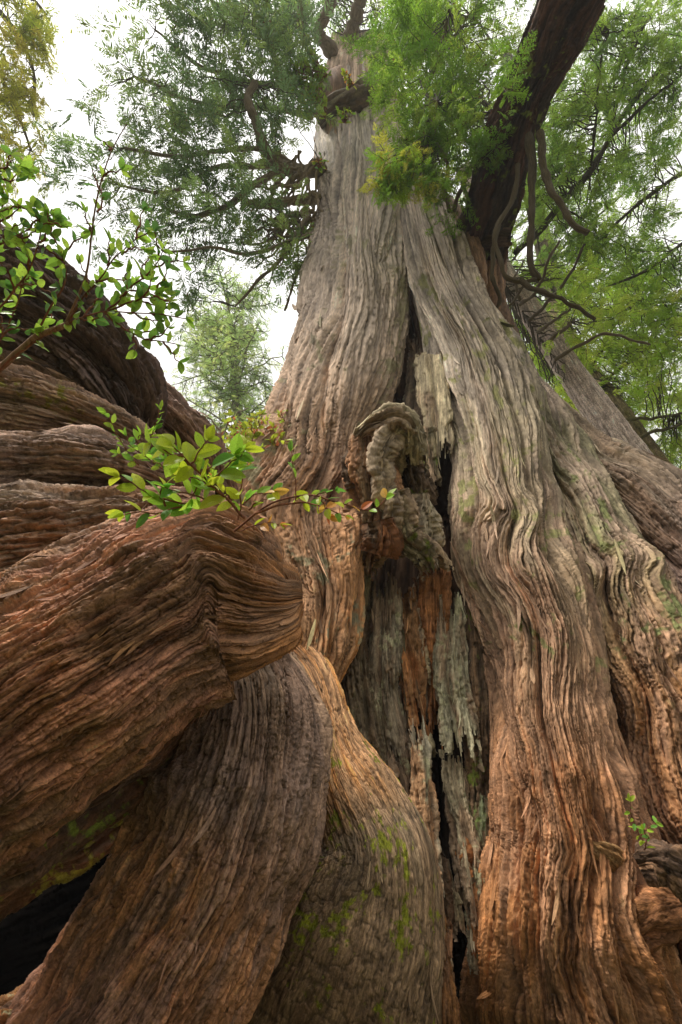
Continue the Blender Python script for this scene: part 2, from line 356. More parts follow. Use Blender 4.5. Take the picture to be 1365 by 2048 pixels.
lobe('buttress', [(925,640,24,9.2),(965,720,34,8.1),(1018,810,46,7.2),(1082,895,58,6.4),(1145,975,62,5.8),(1190,1060,56,5.3),(1230,1140,50,4.9)], CED, sp=12,
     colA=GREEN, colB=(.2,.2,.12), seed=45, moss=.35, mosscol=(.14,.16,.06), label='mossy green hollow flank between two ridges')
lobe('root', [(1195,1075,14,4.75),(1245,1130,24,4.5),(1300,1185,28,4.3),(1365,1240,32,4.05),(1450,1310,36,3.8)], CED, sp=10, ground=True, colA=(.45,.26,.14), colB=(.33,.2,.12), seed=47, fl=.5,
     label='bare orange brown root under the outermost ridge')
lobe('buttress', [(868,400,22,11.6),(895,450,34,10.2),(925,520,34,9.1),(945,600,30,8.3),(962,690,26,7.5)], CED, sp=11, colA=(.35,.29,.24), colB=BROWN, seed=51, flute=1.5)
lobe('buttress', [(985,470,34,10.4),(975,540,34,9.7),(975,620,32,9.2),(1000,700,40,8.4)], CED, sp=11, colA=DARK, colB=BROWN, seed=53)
# collar of burls and twisted fibre high on the stem
lobe('burl', [(640,252,12,16.6),(662,232,18,16.9),(700,218,18,16.9),(745,200,20,17.1),(790,208,12,17.6)], CED, sp=10, colA=DARK, colB=(.2,.17,.13), seed=61, lump=2)
lobe('burl', [(722,150,12,18.6),(728,175,24,17.8),(738,200,18,17.5)], CED, sp=8, colA=(.1,.09,.06), colB=DARK, seed=62, lump=2.5, st=.5)
lobe('burl', [(640,200,10,17.2),(656,170,18,17.8),(650,140,12,19)], CED, sp=8, colA=DARK, colB=BROWN, seed=63, lump=2)
# orange spine that runs down off the stem and swells into the mossy root
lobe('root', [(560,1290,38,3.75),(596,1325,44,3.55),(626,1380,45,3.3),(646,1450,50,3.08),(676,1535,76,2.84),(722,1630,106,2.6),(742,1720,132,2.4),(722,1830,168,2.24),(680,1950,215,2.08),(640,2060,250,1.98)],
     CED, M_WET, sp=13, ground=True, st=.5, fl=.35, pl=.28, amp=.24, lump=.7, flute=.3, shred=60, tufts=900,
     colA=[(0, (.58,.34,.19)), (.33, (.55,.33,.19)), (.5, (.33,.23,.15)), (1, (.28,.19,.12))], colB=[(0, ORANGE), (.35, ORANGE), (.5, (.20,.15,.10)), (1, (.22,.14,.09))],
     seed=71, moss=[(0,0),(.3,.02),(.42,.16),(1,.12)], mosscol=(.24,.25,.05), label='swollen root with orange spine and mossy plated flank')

# ------------------------------------------------------------------ rotten wood in the hollow
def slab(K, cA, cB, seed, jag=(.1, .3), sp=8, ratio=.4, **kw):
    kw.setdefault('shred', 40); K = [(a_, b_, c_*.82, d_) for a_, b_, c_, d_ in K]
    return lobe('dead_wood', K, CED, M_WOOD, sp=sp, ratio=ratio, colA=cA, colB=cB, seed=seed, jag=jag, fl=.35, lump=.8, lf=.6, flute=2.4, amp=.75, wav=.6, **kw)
PG = (.38, .32, .22); PG2 = (.25, .21, .13); OB = (.28, .13, .06); GB = (.26, .19, .13); DB = (.12, .08, .05)
slab([(832,640,10,8.8),(842,700,18,8.1),(848,770,30,7.4),(852,850,40,6.8),(850,905,38,6.5)], (.23,.175,.125), DB, 101, (.4,.3), moss=.15, mosscol=GREEN)
slab([(860,700,20,7.5),(872,800,24,6.5),(880,880,22,6.0),(882,950,16,5.7)], GB, PG, 102, (.05,.35))
slab([(842,850,20,5.95),(852,930,18,5.6),(862,1000,14,5.3)], PG2, GB, 103, (.05,.4), moss=.3)
slab([(716,1120,30,4.75),(708,1220,32,4.45),(704,1320,42,4.15),(722,1420,46,3.9),(748,1530,38,3.65),(775,1620,26,3.5)], (.21,.16,.11), (.14,.11,.07), 105, (.0,.15), moss=.15, mosscol=GREEN)
slab([(770,1130,20,4.75),(772,1230,22,4.4),(774,1330,25,4.1),(784,1430,32,3.85),(800,1520,34,3.65),(812,1600,26,3.5)], (.3,.25,.18), (.22,.16,.11), 106, (.2,.28), moss=.12, mosscol=LICH)
slab([(806,1150,16,4.7),(808,1240,20,4.4),(818,1330,22,4.15),(832,1420,22,3.9),(848,1500,20,3.7)], OB, (.3,.17,.09), 107, (.25,.3))
slab([(868,1120,24,4.7),(872,1220,22,4.4),(872,1330,22,4.15),(876,1440,20,3.9),(880,1510,16,3.7)], OB, (.25,.12,.06), 108, (.1,.4))
slab([(900,1160,20,4.6),(900,1270,26,4.25),(906,1370,30,3.95),(918,1460,30,3.7),(930,1545,28,3.5)], (.36,.33,.23), GB, 109, (.25,.3), moss=.2, mosscol=LICH)
slab([(938,1200,18,4.6),(948,1320,20,4.2),(958,1450,22,3.8),(968,1580,22,3.5),(975,1700,20,3.2)], DB, (.2,.13,.08), 110, (.05,.3), moss=.1)
slab([(832,1420,18,3.75),(840,1520,20,3.45),(850,1630,20,3.2),(864,1740,18,2.95),(878,1850,17,2.75),(890,1950,17,2.6),(902,2060,18,2.45)], (.36,.22,.13), (.30,.27,.2), 111, (.15,.0), moss=.1, mosscol=LICH)
slab([(906,1490,22,3.7),(914,1570,22,3.5),(932,1660,14,3.3),(948,1760,13,3.1),(955,1860,12,2.95),(964,1960,10,2.8)], PG, GB, 113, (.15,.1), moss=.1, mosscol=LICH)
slab([(945,1540,18,3.6),(958,1640,20,3.35),(968,1740,18,3.15),(975,1850,18,2.95),(975,1960,16,2.8)], (.2,.22,.13), DB, 114, (.2,.2), moss=.25, mosscol=(.17,.22,.08))
slab([(874,1800,14,2.72),(874,1880,20,2.58),(878,1960,24,2.46),(886,2070,30,2.34)], (.3,.15,.07), (.22,.12,.07), 115, (.3,.0))
rsx = np.random.RandomState(77)
for k in range(20):                                   # thin splinters standing in front of the dark
    y0 = rsx.uniform(1120, 1700); xl = np.interp(y0, [1100, 1300, 1500, 1700], [705, 700, 770, 850]); xr = np.interp(y0, [1100, 1400, 1700], [925, 965, 975])
    x0 = rsx.uniform(xl, xr); Lk = rsx.uniform(90, 300); rr = rsx.uniform(4, 10)
    zk = np.interp(y0, [1100, 1300, 1500, 1800, 2048], [4.85, 4.3, 3.75, 3.0, 2.6])+rsx.uniform(-.08, .12); z1 = np.interp(y0+Lk, [1100, 1300, 1500, 1800, 2048], [4.85, 4.3, 3.75, 3.0, 2.6])
    dxx = (y0-1100)*.06+rsx.uniform(-8, 12)
    slab([(x0,y0,rr*.6,zk),(x0+dxx*.4,y0+Lk*.4,rr,(zk+z1)/2),(x0+dxx,y0+Lk,rr*.5,z1)], [PG, GB, OB, PG2, DB][k % 5], [GB, DB, PG2][k % 3], 600+k, (.3,.4), shred=0)
# the gnarled knot hanging in the mouth of the hollow
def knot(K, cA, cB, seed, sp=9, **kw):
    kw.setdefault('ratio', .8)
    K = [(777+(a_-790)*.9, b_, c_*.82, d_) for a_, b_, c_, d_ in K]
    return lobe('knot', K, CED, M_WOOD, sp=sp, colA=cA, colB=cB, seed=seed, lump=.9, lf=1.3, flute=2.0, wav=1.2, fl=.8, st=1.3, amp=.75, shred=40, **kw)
TN = (.38,.27,.18)
knot([(742,865,14,5.0),(742,905,34,4.85),(748,960,42,4.7),(756,1020,44,4.6),(750,1075,32,4.5),(742,1120,20,4.45),(738,1160,14,4.42)], TN, (.30,.17,.10), 121, jag=(0,.3))
knot([(716,890,10,5.0),(735,862,14,4.9),(770,846,15,4.8),(808,844,20,4.75),(834,868,20,4.75),(840,915,12,4.85),(846,960,8,4.95)], PG, GB, 122, jag=(.1,.3))
knot([(824,846,4,4.72),(808,858,10,4.68),(788,882,10,4.62),(774,915,8,4.55),(780,955,9,4.5),(792,1000,9,4.48),(800,1060,6,4.48)], (.42,.33,.24), (.36,.27,.19), 123, ratio=1.2)
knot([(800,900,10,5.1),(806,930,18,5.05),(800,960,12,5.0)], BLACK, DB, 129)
knot([(790,985,18,4.6),(806,1030,30,4.5),(822,1075,32,4.45),(852,1098,22,4.4),(876,1125,18,4.35),(890,1165,12,4.3)], PG2, GB, 124, jag=(0,.3), moss=.15)
knot([(872,985,12,4.75),(876,1020,15,4.65),(874,1060,12,4.6),(878,1100,8,4.55),(880,1135,4,4.5)], (.36,.3,.22), GB, 125)
knot([(810,905,20,5.2),(828,945,32,5.1),(846,985,28,5.0),(858,1020,18,4.95)], DB, (.2,.14,.06), 126, moss=.2)
knot([(728,905,12,4.85),(722,940,14,4.8),(726,975,9,4.8)], DB, BROWN, 127)
knot([(770,1040,14,4.4),(778,1075,20,4.35),(768,1110,12,4.35)], (.22,.1,.05), DB, 128)

# ------------------------------------------------------------------ lower right: burl, scar and mound
lobe('burl', [(1170,1930,20,2.6),(1220,1898,30,2.58),(1265,1868,34,2.57),(1305,1835,34,2.57),(1345,1808,36,2.58),(1420,1800,40,2.6)], CED, sp=9, colA=(.36,.18,.09), colB=(.26,.13,.07), seed=81, lump=1.2, lf=2.5, wav=2, label='dark knobbly burl low on the right buttress')
lobe('burl', [(1275,1728,16,2.6),(1305,1722,26,2.5),(1345,1735,34,2.46),(1400,1760,36,2.46)], CED, sp=8, colA=DARK, colB=BROWN, seed=82, lump=1.2, lf=4, pl=.6)
lobe('scar', [(1184,1688,8,2.78),(1204,1704,20,2.76),(1234,1730,26,2.77),(1258,1764,22,2.80),(1262,1800,10,2.82)], CED, M_WOOD, sp=6, ratio=.35, colA=(.5,.32,.17), colB=(.38,.22,.11), seed=84, wav=2.5, lump=.6, lf=2, label='pale tan scar of bare swirling wood')
lobe('buttress', [(1400,1300,50,3.9),(1385,1400,56,3.62),(1380,1500,44,3.45),(1385,1600,20,3.35)], CED, sp=12, colA=(.36,.21,.13), colB=RED, seed=86)

# ------------------------------------------------------------------ big dark limb and hanging branches
LB = lobe('limb', [(950,560,60,10.2),(960,500,54,9.7),(970,455,46,9.2),(990,400,45,8.9),(1018,310,43,8.5),(1050,220,42,8.1),(1085,130,44,7.7),(1120,50,50,7.3),(1165,-40,58,6.9),(1215,-160,62,6.5),(1270,-330,60,6.2)], CED, sp=12,
     colA=(.05,.036,.028), colB=(.07,.036,.024), seed=91, fl=.5, moss=.1, label='thick dark limb rising out of the fork')
lobe('limb', [(925,492,10,9.9),(955,484,13,9.6),(990,478,13,9.3),(1030,472,9,9.0)], CED, M_WOOD, sp=9, colA=(.08,.055,.035), colB=DARK, seed=92, jag=(0,.15), label='broken stub below the dark limb')
# ------------------------------------------------------------------ the gnarled neighbour on the left
GN = thing('gnarled_cedar', 'low sprawling old cedar of stacked dark brown roots filling the left side', 'tree')
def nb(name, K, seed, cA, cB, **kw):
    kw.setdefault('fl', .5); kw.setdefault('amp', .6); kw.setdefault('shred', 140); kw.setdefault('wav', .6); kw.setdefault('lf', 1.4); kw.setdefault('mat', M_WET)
    g = 1.0 if kw['mat'] is M_SHADE else (1.05 if name == 'stem' else 1.3)
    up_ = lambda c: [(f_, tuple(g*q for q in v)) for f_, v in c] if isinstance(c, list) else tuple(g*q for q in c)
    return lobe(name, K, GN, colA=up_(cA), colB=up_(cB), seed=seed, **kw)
nb('root', [(606,1197,16,2.65),(594,1198,46,2.5),(572,1203,76,2.3),(542,1203,104,2.12),(500,1198,132,1.96),(430,1184,170,1.78),(350,1215,184,1.62),(260,1265,192,1.5),(160,1330,205,1.38),(50,1400,220,1.26),(-90,1490,240,1.14),(-260,1600,260,1.05)], 201,
   [(0, BROWN), (.3, (.29,.15,.10)), (.55, (.36,.18,.11)), (1, (.25,.13,.085))], [(0, (.3,.15,.07)), (.2, (.19,.11,.07)), (.6, (.2,.11,.06)), (1, DARK)], sp=14, lump=1.2, flute=1.0, shred=500, kinks=((.20,.02,1.5),),
   label='biggest arching root with a blunt knuckled end')
nb('root', [(480,1480,150,4.6),(300,1700,260,4.2),(100,1850,300,3.9),(-150,1950,330,3.6)], 224, (.003,.0024,.002), (.003,.0024,.002), sp=16, shred=0, mat=M_SHADE)  # added backdrop closing the hollow, tinted near black for its shade
nb('root', [(-330,1300,120,1.9),(-300,1600,150,2.2),(-290,1900,170,2.5),(-300,2150,200,2.4)], 205, DARK, DARK, sp=16, ground=True, shred=0)  # unseen mass added off frame to keep side light out of the hollow
nb('root', [(480,1325,44,2.8),(496,1350,86,2.66),(502,1415,118,2.44),(496,1500,144,2.25),(474,1600,162,2.07),(428,1720,172,1.92),(362,1850,178,1.8),(290,1975,186,1.7),(215,2100,196,1.62)], 211,
   [(0, (.17,.12,.08)), (.3, (.27,.18,.13)), (1, (.26,.15,.11))], [(0, DARK), (.35, (.2,.14,.11)), (.6, (.30,.16,.09)), (1, (.24,.12,.075))], sp=14, ground=True, fl=.55, lump=.9, shred=400, label='broad reddish root curving down in the foreground')
nb('root', [(470,1350,30,2.7),(390,1400,55,2.5),(290,1475,72,2.3),(170,1560,84,2.05),(40,1640,95,1.85),(-120,1740,110,1.65)], 221, (.17,.085,.05), (.10,.06,.04), sp=13, moss=.25, tufts=500, mosscol=(.2,.23,.06))
nb('root', [(430,1430,26,3.15),(340,1520,44,3.0),(230,1605,54,2.8),(110,1680,62,2.6),(-60,1760,72,2.4)], 222, (.12,.08,.05), DARK, sp=12, moss=.5, tufts=1200, mosscol=(.30,.33,.10), label='moss streaked root in the shade of the arch')
nb('root', [(300,1860,30,2.4),(220,1940,44,2.2),(130,2010,56,2.05),(20,2080,70,1.92),(-100,2150,84,1.8)], 223, (.2,.12,.08), (.26,.14,.07), sp=12, moss=.2, mosscol=LICH, ground=True)
nb('root', [(440,1030,34,2.5),(340,1050,62,2.3),(240,1070,88,2.15),(120,1090,110,2.0),(0,1105,122,1.88),(-140,1120,130,1.75)], 231,
   [(0, BROWN), (.5, (.30,.22,.17)), (1, (.32,.24,.19))], (.2,.12,.08), sp=15, fl=.6, label='weathered grey-brown root lying level under the leafy sprigs')
nb('root', [(400,1000,22,2.9),(320,965,40,2.7),(230,940,52,2.5),(120,930,58,2.35),(0,930,60,2.2),(-140,935,64,2.05)], 232, (.26,.18,.14), (.17,.11,.08), sp=12, fl=.5)
nb('root', [(330,945,18,3.3),(260,895,36,3.1),(190,855,46,2.9),(100,825,58,2.75),(0,805,70,2.6),(-130,790,80,2.4)], 233, (.27,.19,.14), (.19,.12,.08), sp=12, fl=.6, moss=.12, mosscol=(.2,.18,.05))
nb('root', [(200,870,24,3.4),(130,800,34,3.25),(60,755,38,3.1),(-30,730,42,2.95),(-150,700,45,2.8)], 234, (.22,.15,.1), DARK, sp=11)
nb('stem', [(262,960,44,3.9),(250,880,56,3.6),(228,800,74,3.4),(180,730,92,3.25),(110,670,104,3.1),(20,620,112,2.95),(-100,565,120,2.8),(-260,510,130,2.6)], 241, (.13,.09,.075), (.085,.06,.05), sp=13, fl=1.0, amp=.6,
   label='dark flaking stem arching in from the left')
nb('stem', [(440,1000,40,4.6),(385,915,50,4.4),(330,850,58,4.2),(270,800,62,4.1),(180,770,70,4.0)], 242, (.27,.18,.13), (.2,.13,.1), sp=11)
# ------------------------------------------------------------------ foliage tools
RS = np.random.RandomState(7); DENS = .5
def unit(v): return v/(np.linalg.norm(v, axis=-1, keepdims=True)+1e-9)
def spray_template(n=11, second=0, w=.05, droop=.18, seed=0):
    """a flat drooping conifer spray, one unit long: side shoots left and right of a thin stalk"""
    rs = np.random.RandomState(seed); V = []; Q = []
    def kite(b, d, l, w):
        p = np.array([-d[1], d[0]]); k = len(V)
        for q in (b, b+d*l*.45+p*w, b+d*l, b+d*l*.45-p*w): V.append([q[0], q[1]])
        Q.append([k, k+1, k+2, k+3])
    kite(np.array([0, 0.]), np.array([0, 1.]), 1.0, .012)
    for i in range(n):
        y = .08+.86*i/(n-1)
        for sg in (-1, 1):
            a = math.radians(rs.uniform(38, 62)); d = np.array([sg*math.sin(a), math.cos(a)])
            l = (.48*(1-y)**.6+.08)*rs.uniform(.75, 1.15); b = np.array([0, y+rs.uniform(-.02, .02)])
            if second:
                kite(b, d, l, .01)
                for j in range(second):
                    f = .15+.8*j/second
                    for s2 in (-1, 1):
                        a2 = a*sg+s2*math.radians(40)
                        kite(b+d*l*f, np.array([math.sin(a2), math.cos(a2)]), l*.34*(1-f*.6), .014)
            else: kite(b, d, l, w*rs.uniform(.7, 1.2))
    V = np.array(V); z = -droop*V[:, 1]**2-.25*np.abs(V[:, 0])**1.5+.03*rs.randn(len(V))
    return np.column_stack([V, z]), np.array(Q)
def leaf_template(curl=.18, fold=.25, tip=1.0, w=.26):
    """one broad pointed leaf, folded along its midrib: unit length along y"""
    ys = [0, .12, .32, .55, .78, .93, 1.0]; ws = [0.02, .6, .95, 1.0, .7, .28, 0.0]
    V = []; Q = []
    for y, q in zip(ys, ws):
        z = -curl*y*y
        V += [[-w*q, y, z+fold*w*q], [0, y, z], [w*q, y, z+fold*w*q]]
    for i in range(len(ys)-1):
        k = 3*i; Q += [[k, k+1, k+4, k+3], [k+1, k+2, k+5, k+4]]
    return np.array(V), np.array(Q)
SPR = [spray_template(seed=i, n=9, w=.034, droop=.15+.1*i) for i in range(4)]
SPR_L = [spray_template(seed=10+i, n=8, second=4, droop=.12) for i in range(2)]
LEAF = [leaf_template(c, f, 1, w) for c, f, w in ((.15, .3, .27), (.3, .15, .24), (.05, .4, .29))]

def scatter(name, temps, pos, ax, nr, size, col, mat, parent, colvar=0.):
    pos = np.asarray(pos); n = len(pos)
    ax = unit(np.asarray(ax)); x = unit(np.cross(ax, np.asarray(nr))); z = np.cross(x, ax)
    size = np.broadcast_to(size, n); col = np.broadcast_to(col, (n, 3))
    CO = []; FC = []; CL = []; base = 0
    pick = RS.randint(0, len(temps), n)
    for k, (V, Q) in enumerate(temps):
        m = pick == k
        if not m.any(): continue
        v = V[None]*size[m][:, None, None]
        p = pos[m][:, None]+v[..., :1]*x[m][:, None]+v[..., 1:2]*ax[m][:, None]+v[..., 2:3]*z[m][:, None]
        nn = m.sum(); CO.append(p.reshape(-1, 3))
        FC.append((Q[None]+(np.arange(nn)*len(V))[:, None, None]+base).reshape(-1, Q.shape[1])); base += nn*len(V)
        c = col[m][:, None, :]*np.ones((1, len(V), 1))
        if colvar: c = c*(1+colvar*(V[None, :, 1:2]-.4))
        CL.append(c.reshape(-1, 3))
    return make_mesh(name, np.vstack(CO), np.vstack(FC), mat, parent, None, np.clip(np.vstack(CL), .003, .8), smooth=False)

def tube_geo(pts, rad, sides=6):
    pts = np.asarray(pts, float); n = len(pts); rad = np.broadcast_to(rad, n)
    T = unit(np.gradient(pts, axis=0)); r0 = np.array([.31, .17, .93])
    x = unit(np.cross(T, r0)); y = np.cross(T, x)
    a = np.linspace(0, 2*np.pi, sides, endpoint=False)
    co = pts[:, None]+rad[:, None, None]*(np.cos(a)[None, :, None]*x[:, None]+np.sin(a)[None, :, None]*y[:, None])
    i = np.arange(n-1)[:, None]*sides; j = np.arange(sides)[None]; j2 = (j+1) % sides
    return co.reshape(-1, 3), np.stack([i+j, i+j2, i+sides+j2, i+sides+j], -1).reshape(-1, 4)
def tubes(name, L, mat, parent, col, sides=6):
    if 1 < len(L) <= 100:
        for q in L: tubes('twig' if name == 'twigs' else name, [q], mat, parent, col, sides)
        return
    CO = []; FC = []; CL = []; b = 0
    for k, (p, r) in enumerate(L):
        c, f = tube_geo(p, r, sides); CO.append(c); FC.append(f+b); b += len(c)
        cc = np.array(col if np.ndim(col) == 1 else col[k % len(col)], float)
        CL.append(np.tile(cc*(.8+.4*RS.rand()), (len(c), 1)))
    CO = np.vstack(CO)
    o = make_mesh(name, CO, np.vstack(FC), mat, parent, CO[:, [0, 2]]*14, np.vstack(CL))
    if len(L) > 1: o.name = 'twigs'; o['kind'] = 'stuff'
    return o
def path(K, n=24, wob=0., seed=0):
    """K rows x, y, depth -> smooth world path"""
    S, L = spline(K, n)
    p = P(S[:, 0], S[:, 1], S[:, 2])
    if wob:
        q = np.linspace(0, 6, n); z = S[:, 2].mean()
        p = p + wob*z*np.stack([perlin(q, q*0+.5, seed+k) for k in range(3)], 1)*np.minimum(1, q)[:, None]
    return p
def curve(a, b, n, sag, wob, seed):
    t = np.linspace(0, 1, n)[:, None]; d = np.linalg.norm(b-a)
    p = a+(b-a)*t+np.array([0, 0, 1.])*sag*d*(t*(1-t)*4)
    q = t[:, 0]*4
    return p+wob*d*np.stack([perlin(q, q*0+.5, seed+k) for k in range(3)], 1)*(t*(1-t)*4)**.5

def foliage(tree, mains, blobs, size, cols, seed, temps=None, outward=None, droop=.35, per=9, twcol=(.09, .07, .045), twr=.0007, tw=.09, flat=.7, link=True, crown='crown', mat=None, dens=DENS):
    """blobs: x, y, rx, ry, depth, depth spread, number of twigs.  Every twig grows out of the nearest main branch and carries its sprays."""
    rs = np.random.RandomState(seed); temps = temps or SPR
    M = np.vstack(mains); TW = []; Ps = []; Ax = []; Nr = []; Sz = []; Cl = []
    for (bx, by, rx, ry, bz, dz, n) in blobs:
        for k in range(int(n*dens+.5)):
            a = rs.rand()*2*np.pi; q = rs.rand()**.5
            z = bz+dz*rs.uniform(-1, 1)
            px = bx+rx*q*math.cos(a); py = by+ry*q*math.sin(a)
            e = P(px, py, z)
            if rs.rand() < .35: py += 0
            j = np.argmin(np.sum((M-e)**2, 1)+rs.rand(len(M))*.3*z*z/300)
            o = M[j]; d = np.linalg.norm(e-o)
            if link and d > .02*z:
                pth = curve(o, e, 7, .10*rs.uniform(-.5, 1), .08, seed+k*7)
                TW.append((pth, np.linspace(twr*1.9, twr, 7)*z))
            out = unit(e-o)*.6 if d > .02*z else rs.randn(3)*.3
            if outward is not None: out = out+np.asarray(outward)*.8
            out = unit(out+rs.randn(3)*.55+np.array([0, 0, -droop])*rs.rand())
            Lg = tw*z*rs.uniform(.5, 1.2)
            tp = curve(e, e+out*Lg, 7, -.12, .1, seed+k*13+5); tp[:, 2] -= droop*.35*Lg*np.linspace(0, 1, 7)**2
            TW.append((tp, np.linspace(twr, twr*.4, 7)*z))
            m = int(per*rs.uniform(.6, 1.4))
            nrm0 = unit(np.array([0, 0, 1.])+.45*rs.randn(3)); sd = unit(np.cross(out, nrm0))
            c0 = np.array(cols[rs.randint(len(cols))])*rs.uniform(.7, 1.3)
            for i in range(m):
                f = (i+.5)/m; p = tp[min(6, int(f*6.99))]+rs.randn(3)*.004*z
                sgn = 1 if i % 2 else -1
                ax = out*(.55+.6*f)+sgn*sd*(1-.6*f)*.9+.25*rs.randn(3)+np.array([0, 0, -droop*.6])
                Ps.append(p); Ax.append(ax); Nr.append(nrm0+(1-flat)*1.2*rs.randn(3)); Sz.append(size*z/F*rs.uniform(.65, 1.25)*(1.15-.4*f))
                Cl.append(c0*rs.uniform(.8, 1.2))
    tubes('twigs', TW, M_BARK, tree, twcol, 4)
    o = scatter(crown, temps, Ps, Ax, Nr, np.array(Sz), np.array(Cl), mat or M_NEEDLE, tree)
    return o

def branches(tree, L, col, seed, wob=.004, name='branch', sides=8, each=True):
    out = []
    for k, (K, r0, r1) in enumerate(L):
        p = path(K, 40, wob, seed+k*3); z = np.array([q[2] for q in K]).mean()
        out.append(p)
        c, f = tube_geo(p, np.linspace(r0, r1, 40)*z/F*(1+.25*perlin(np.arange(40)*.37, np.full(40, k+.5), seed)+.15*perlin(np.arange(40)*.9, np.full(40, k+.5), seed+1)), sides)
        cc = np.array(col)*(.85+.35*RS.rand()); al = np.arange(len(c))//sides
        uv = np.stack([(np.arange(len(c)) % sides)*.6, al*.8], 1)
        make_mesh(name, c, f, M_BARK, tree, uv, np.tile(cc, (len(c), 1)))
    return out
# ------------------------------------------------------------------ crown of the giant cedar
DG = [(.2, .3, .09), (.16, .26, .09), (.26, .35, .09), (.16, .25, .1)]
MG = [(.28, .42, .05), (.22, .36, .05), (.36, .48, .06)]
YG = [(.34, .54, .05), (.42, .6, .05), (.26, .46, .05), (.6, .6, .08)]
TB = (.22, .17, .11)
cb = branches(CED, [
    ([(645,338,14.0),(600,342,13.4),(555,326,12.8),(525,290,12.4),(510,240,12.2),(498,195,12.2),(512,165,12.3)], 14, 8),
    ([(600,335,13.4),(530,300,13),(440,300,12.5),(350,312,12),(250,296,11.5)], 6, 2.5),
    ([(575,335,13.2),(520,362,12.5),(470,402,12),(400,432,11.5),(345,425,11.3),(312,396,11.2)], 8, 3),
    ([(640,395,12.2),(590,402,12),(540,410,11.8),(485,404,11.6)], 11, 6),
    ([(560,335,13.2),(450,332,12.5),(400,356,12),(330,386,11.5),(240,372,11)], 6, 2),
    ([(618,470,10.6),(560,492,10.4),(500,510,10.2),(430,497,10),(330,505,9.8)], 5, 2),
    ([(618,430,11.2),(592,470,10.8),(560,520,10.4),(520,560,10),(470,610,9.8)], 6, 2),
    ([(645,222,17),(600,165,16.5),(560,140,16),(535,60,15.5),(540,-20,15)], 8, 4),
    ([(668,110,23),(640,62,22),(662,0,21),(670,-60,20)], 14, 9),
    ([(660,200,18),(628,120,18),(602,40,17.5),(612,-50,17)], 9, 5),
    ([(640,205,17),(560,172,16),(480,162,15),(390,122,14.5),(310,60,14)], 6, 2),
    ([(625,235,16),(520,215,15),(430,215,14),(350,190,13.4),(270,150,13)], 6, 2),
    ([(700,80,24),(715,20,23),(735,-50,22)], 16, 10),
    ([(745,120,21),(790,60,19),(830,0,18),(860,-60,17)], 9, 5),
    ([(770,170,18.5),(830,110,16),(900,60,14),(960,20,13)], 7, 3),
    ([(905,440,10.5),(890,390,10),(895,330,9.6),(870,270,9.2),(875,200,9)], 5, 2),
    ([(905,440,10.5),(925,370,10),(960,300,9.5),(985,220,9)], 5, 2),
    ([(800,240,15),(850,180,13),(880,100,11.5),(900,20,10.5)], 6, 3),
    ([(650,450,10.8),(600,540,10.2),(570,620,9.8)], 4, 2),
], TB, 300)
# tangle of bare crooked twigs under the first branches
rs = np.random.RandomState(5); tg = []
for k in range(46):
    x0, y0 = rs.uniform(575, 640), rs.uniform(300, 470); a = rs.uniform(1.5, 3.6); L = rs.uniform(40, 120); z = 12.5-(y0-300)*.009
    Kp = [(x0, y0, z)]
    for i in range(5):
        a += rs.uniform(-.7, .6); Kp.append((Kp[-1][0]+L/5*math.cos(a), Kp[-1][1]+L/5*math.sin(a)+6, z-.1*i))
    tg.append((path(Kp, 26, .006, k*5), np.linspace(rs.uniform(2.5, 5), 1, 26)*z/F))
tubes('twigs', tg, M_BARK, CED, (.24, .18, .11), 6)
hang = [
    ([(1058,270,8.3),(1066,360,8.1),(1062,450,7.9),(1066,530,7.8),(1082,562,7.8)], 9, 5),
    ([(1080,265,8.2),(1092,340,8.0),(1120,410,7.8),(1148,450,7.7),(1176,464,7.6)], 8, 6),
    ([(1036,330,8.4),(1026,400,8.2),(996,455,8.0),(994,510,7.9),(1010,548,7.8),(1038,560,7.8),(1070,556,7.8)], 5, 4),
    ([(998,450,8.2),(986,500,8.1),(990,560,8.1),(1000,600,8.2),(968,640,8.3),(952,680,8.3)], 5, 3),
    ([(1040,560,7.8),(1090,585,7.6),(1150,615,7.5),(1190,638,7.4)], 6, 3),
]
hb = branches(CED, hang, (.10,.075,.04), 340, .006)
left = [(540,60,80,70,15,1.5,60),(440,60,100,70,14,1.5,60),(350,100,70,80,13.5,1,26),(520,180,100,60,14.5,1.2,60),(400,200,90,60,13.5,1.2,46),(300,220,60,50,12.8,1,18),
        (560,260,60,60,13.5,1,36),(450,290,100,60,12.5,1,50),(330,310,90,50,12,1,34),(220,310,70,45,11.5,.8,20),(500,370,90,50,12,.8,46),(400,390,80,50,11.5,.8,36),
        (540,450,70,50,10.8,.8,40),(440,460,70,40,10.5,.6,24),(300,420,90,50,11,.8,18),(200,400,50,60,10.6,.5,8),(560,540,50,50,10.2,.5,26),(400,560,60,40,10,.5,10),(410,610,25,25,9.8,.3,5),
        (230,130,30,90,13,.5,6),(200,200,20,50,12.6,.4,4),(590,60,40,60,17,2,40),(590,150,30,50,16,1.5,20),(310,20,40,30,14,.8,8),(170,330,30,30,11,.4,5),(330,480,50,30,10.4,.5,8)]
foliage(CED, cb, left, 34, DG, 11, outward=(-.5, -.1, 0), droop=.5, per=8, dens=.46)
mid = [(720,10,60,30,25,2,26),(640,10,50,40,25,2,16),(820,60,50,60,17,2,46),(870,40,70,60,14,1.5,50),(960,40,60,60,12,1,30),(850,140,60,60,13,1,44),(940,140,60,60,10.5,.8,36),
       (900,230,70,60,9.6,.8,46),(970,240,40,60,9.2,.6,20),(840,290,50,40,9.8,.6,26),(900,350,60,50,9.6,.6,30),(830,190,40,40,12,.8,20),(760,60,40,50,27,1,14)]
foliage(CED, cb, mid, 32, MG, 12, droop=.5, per=8, dens=.52)
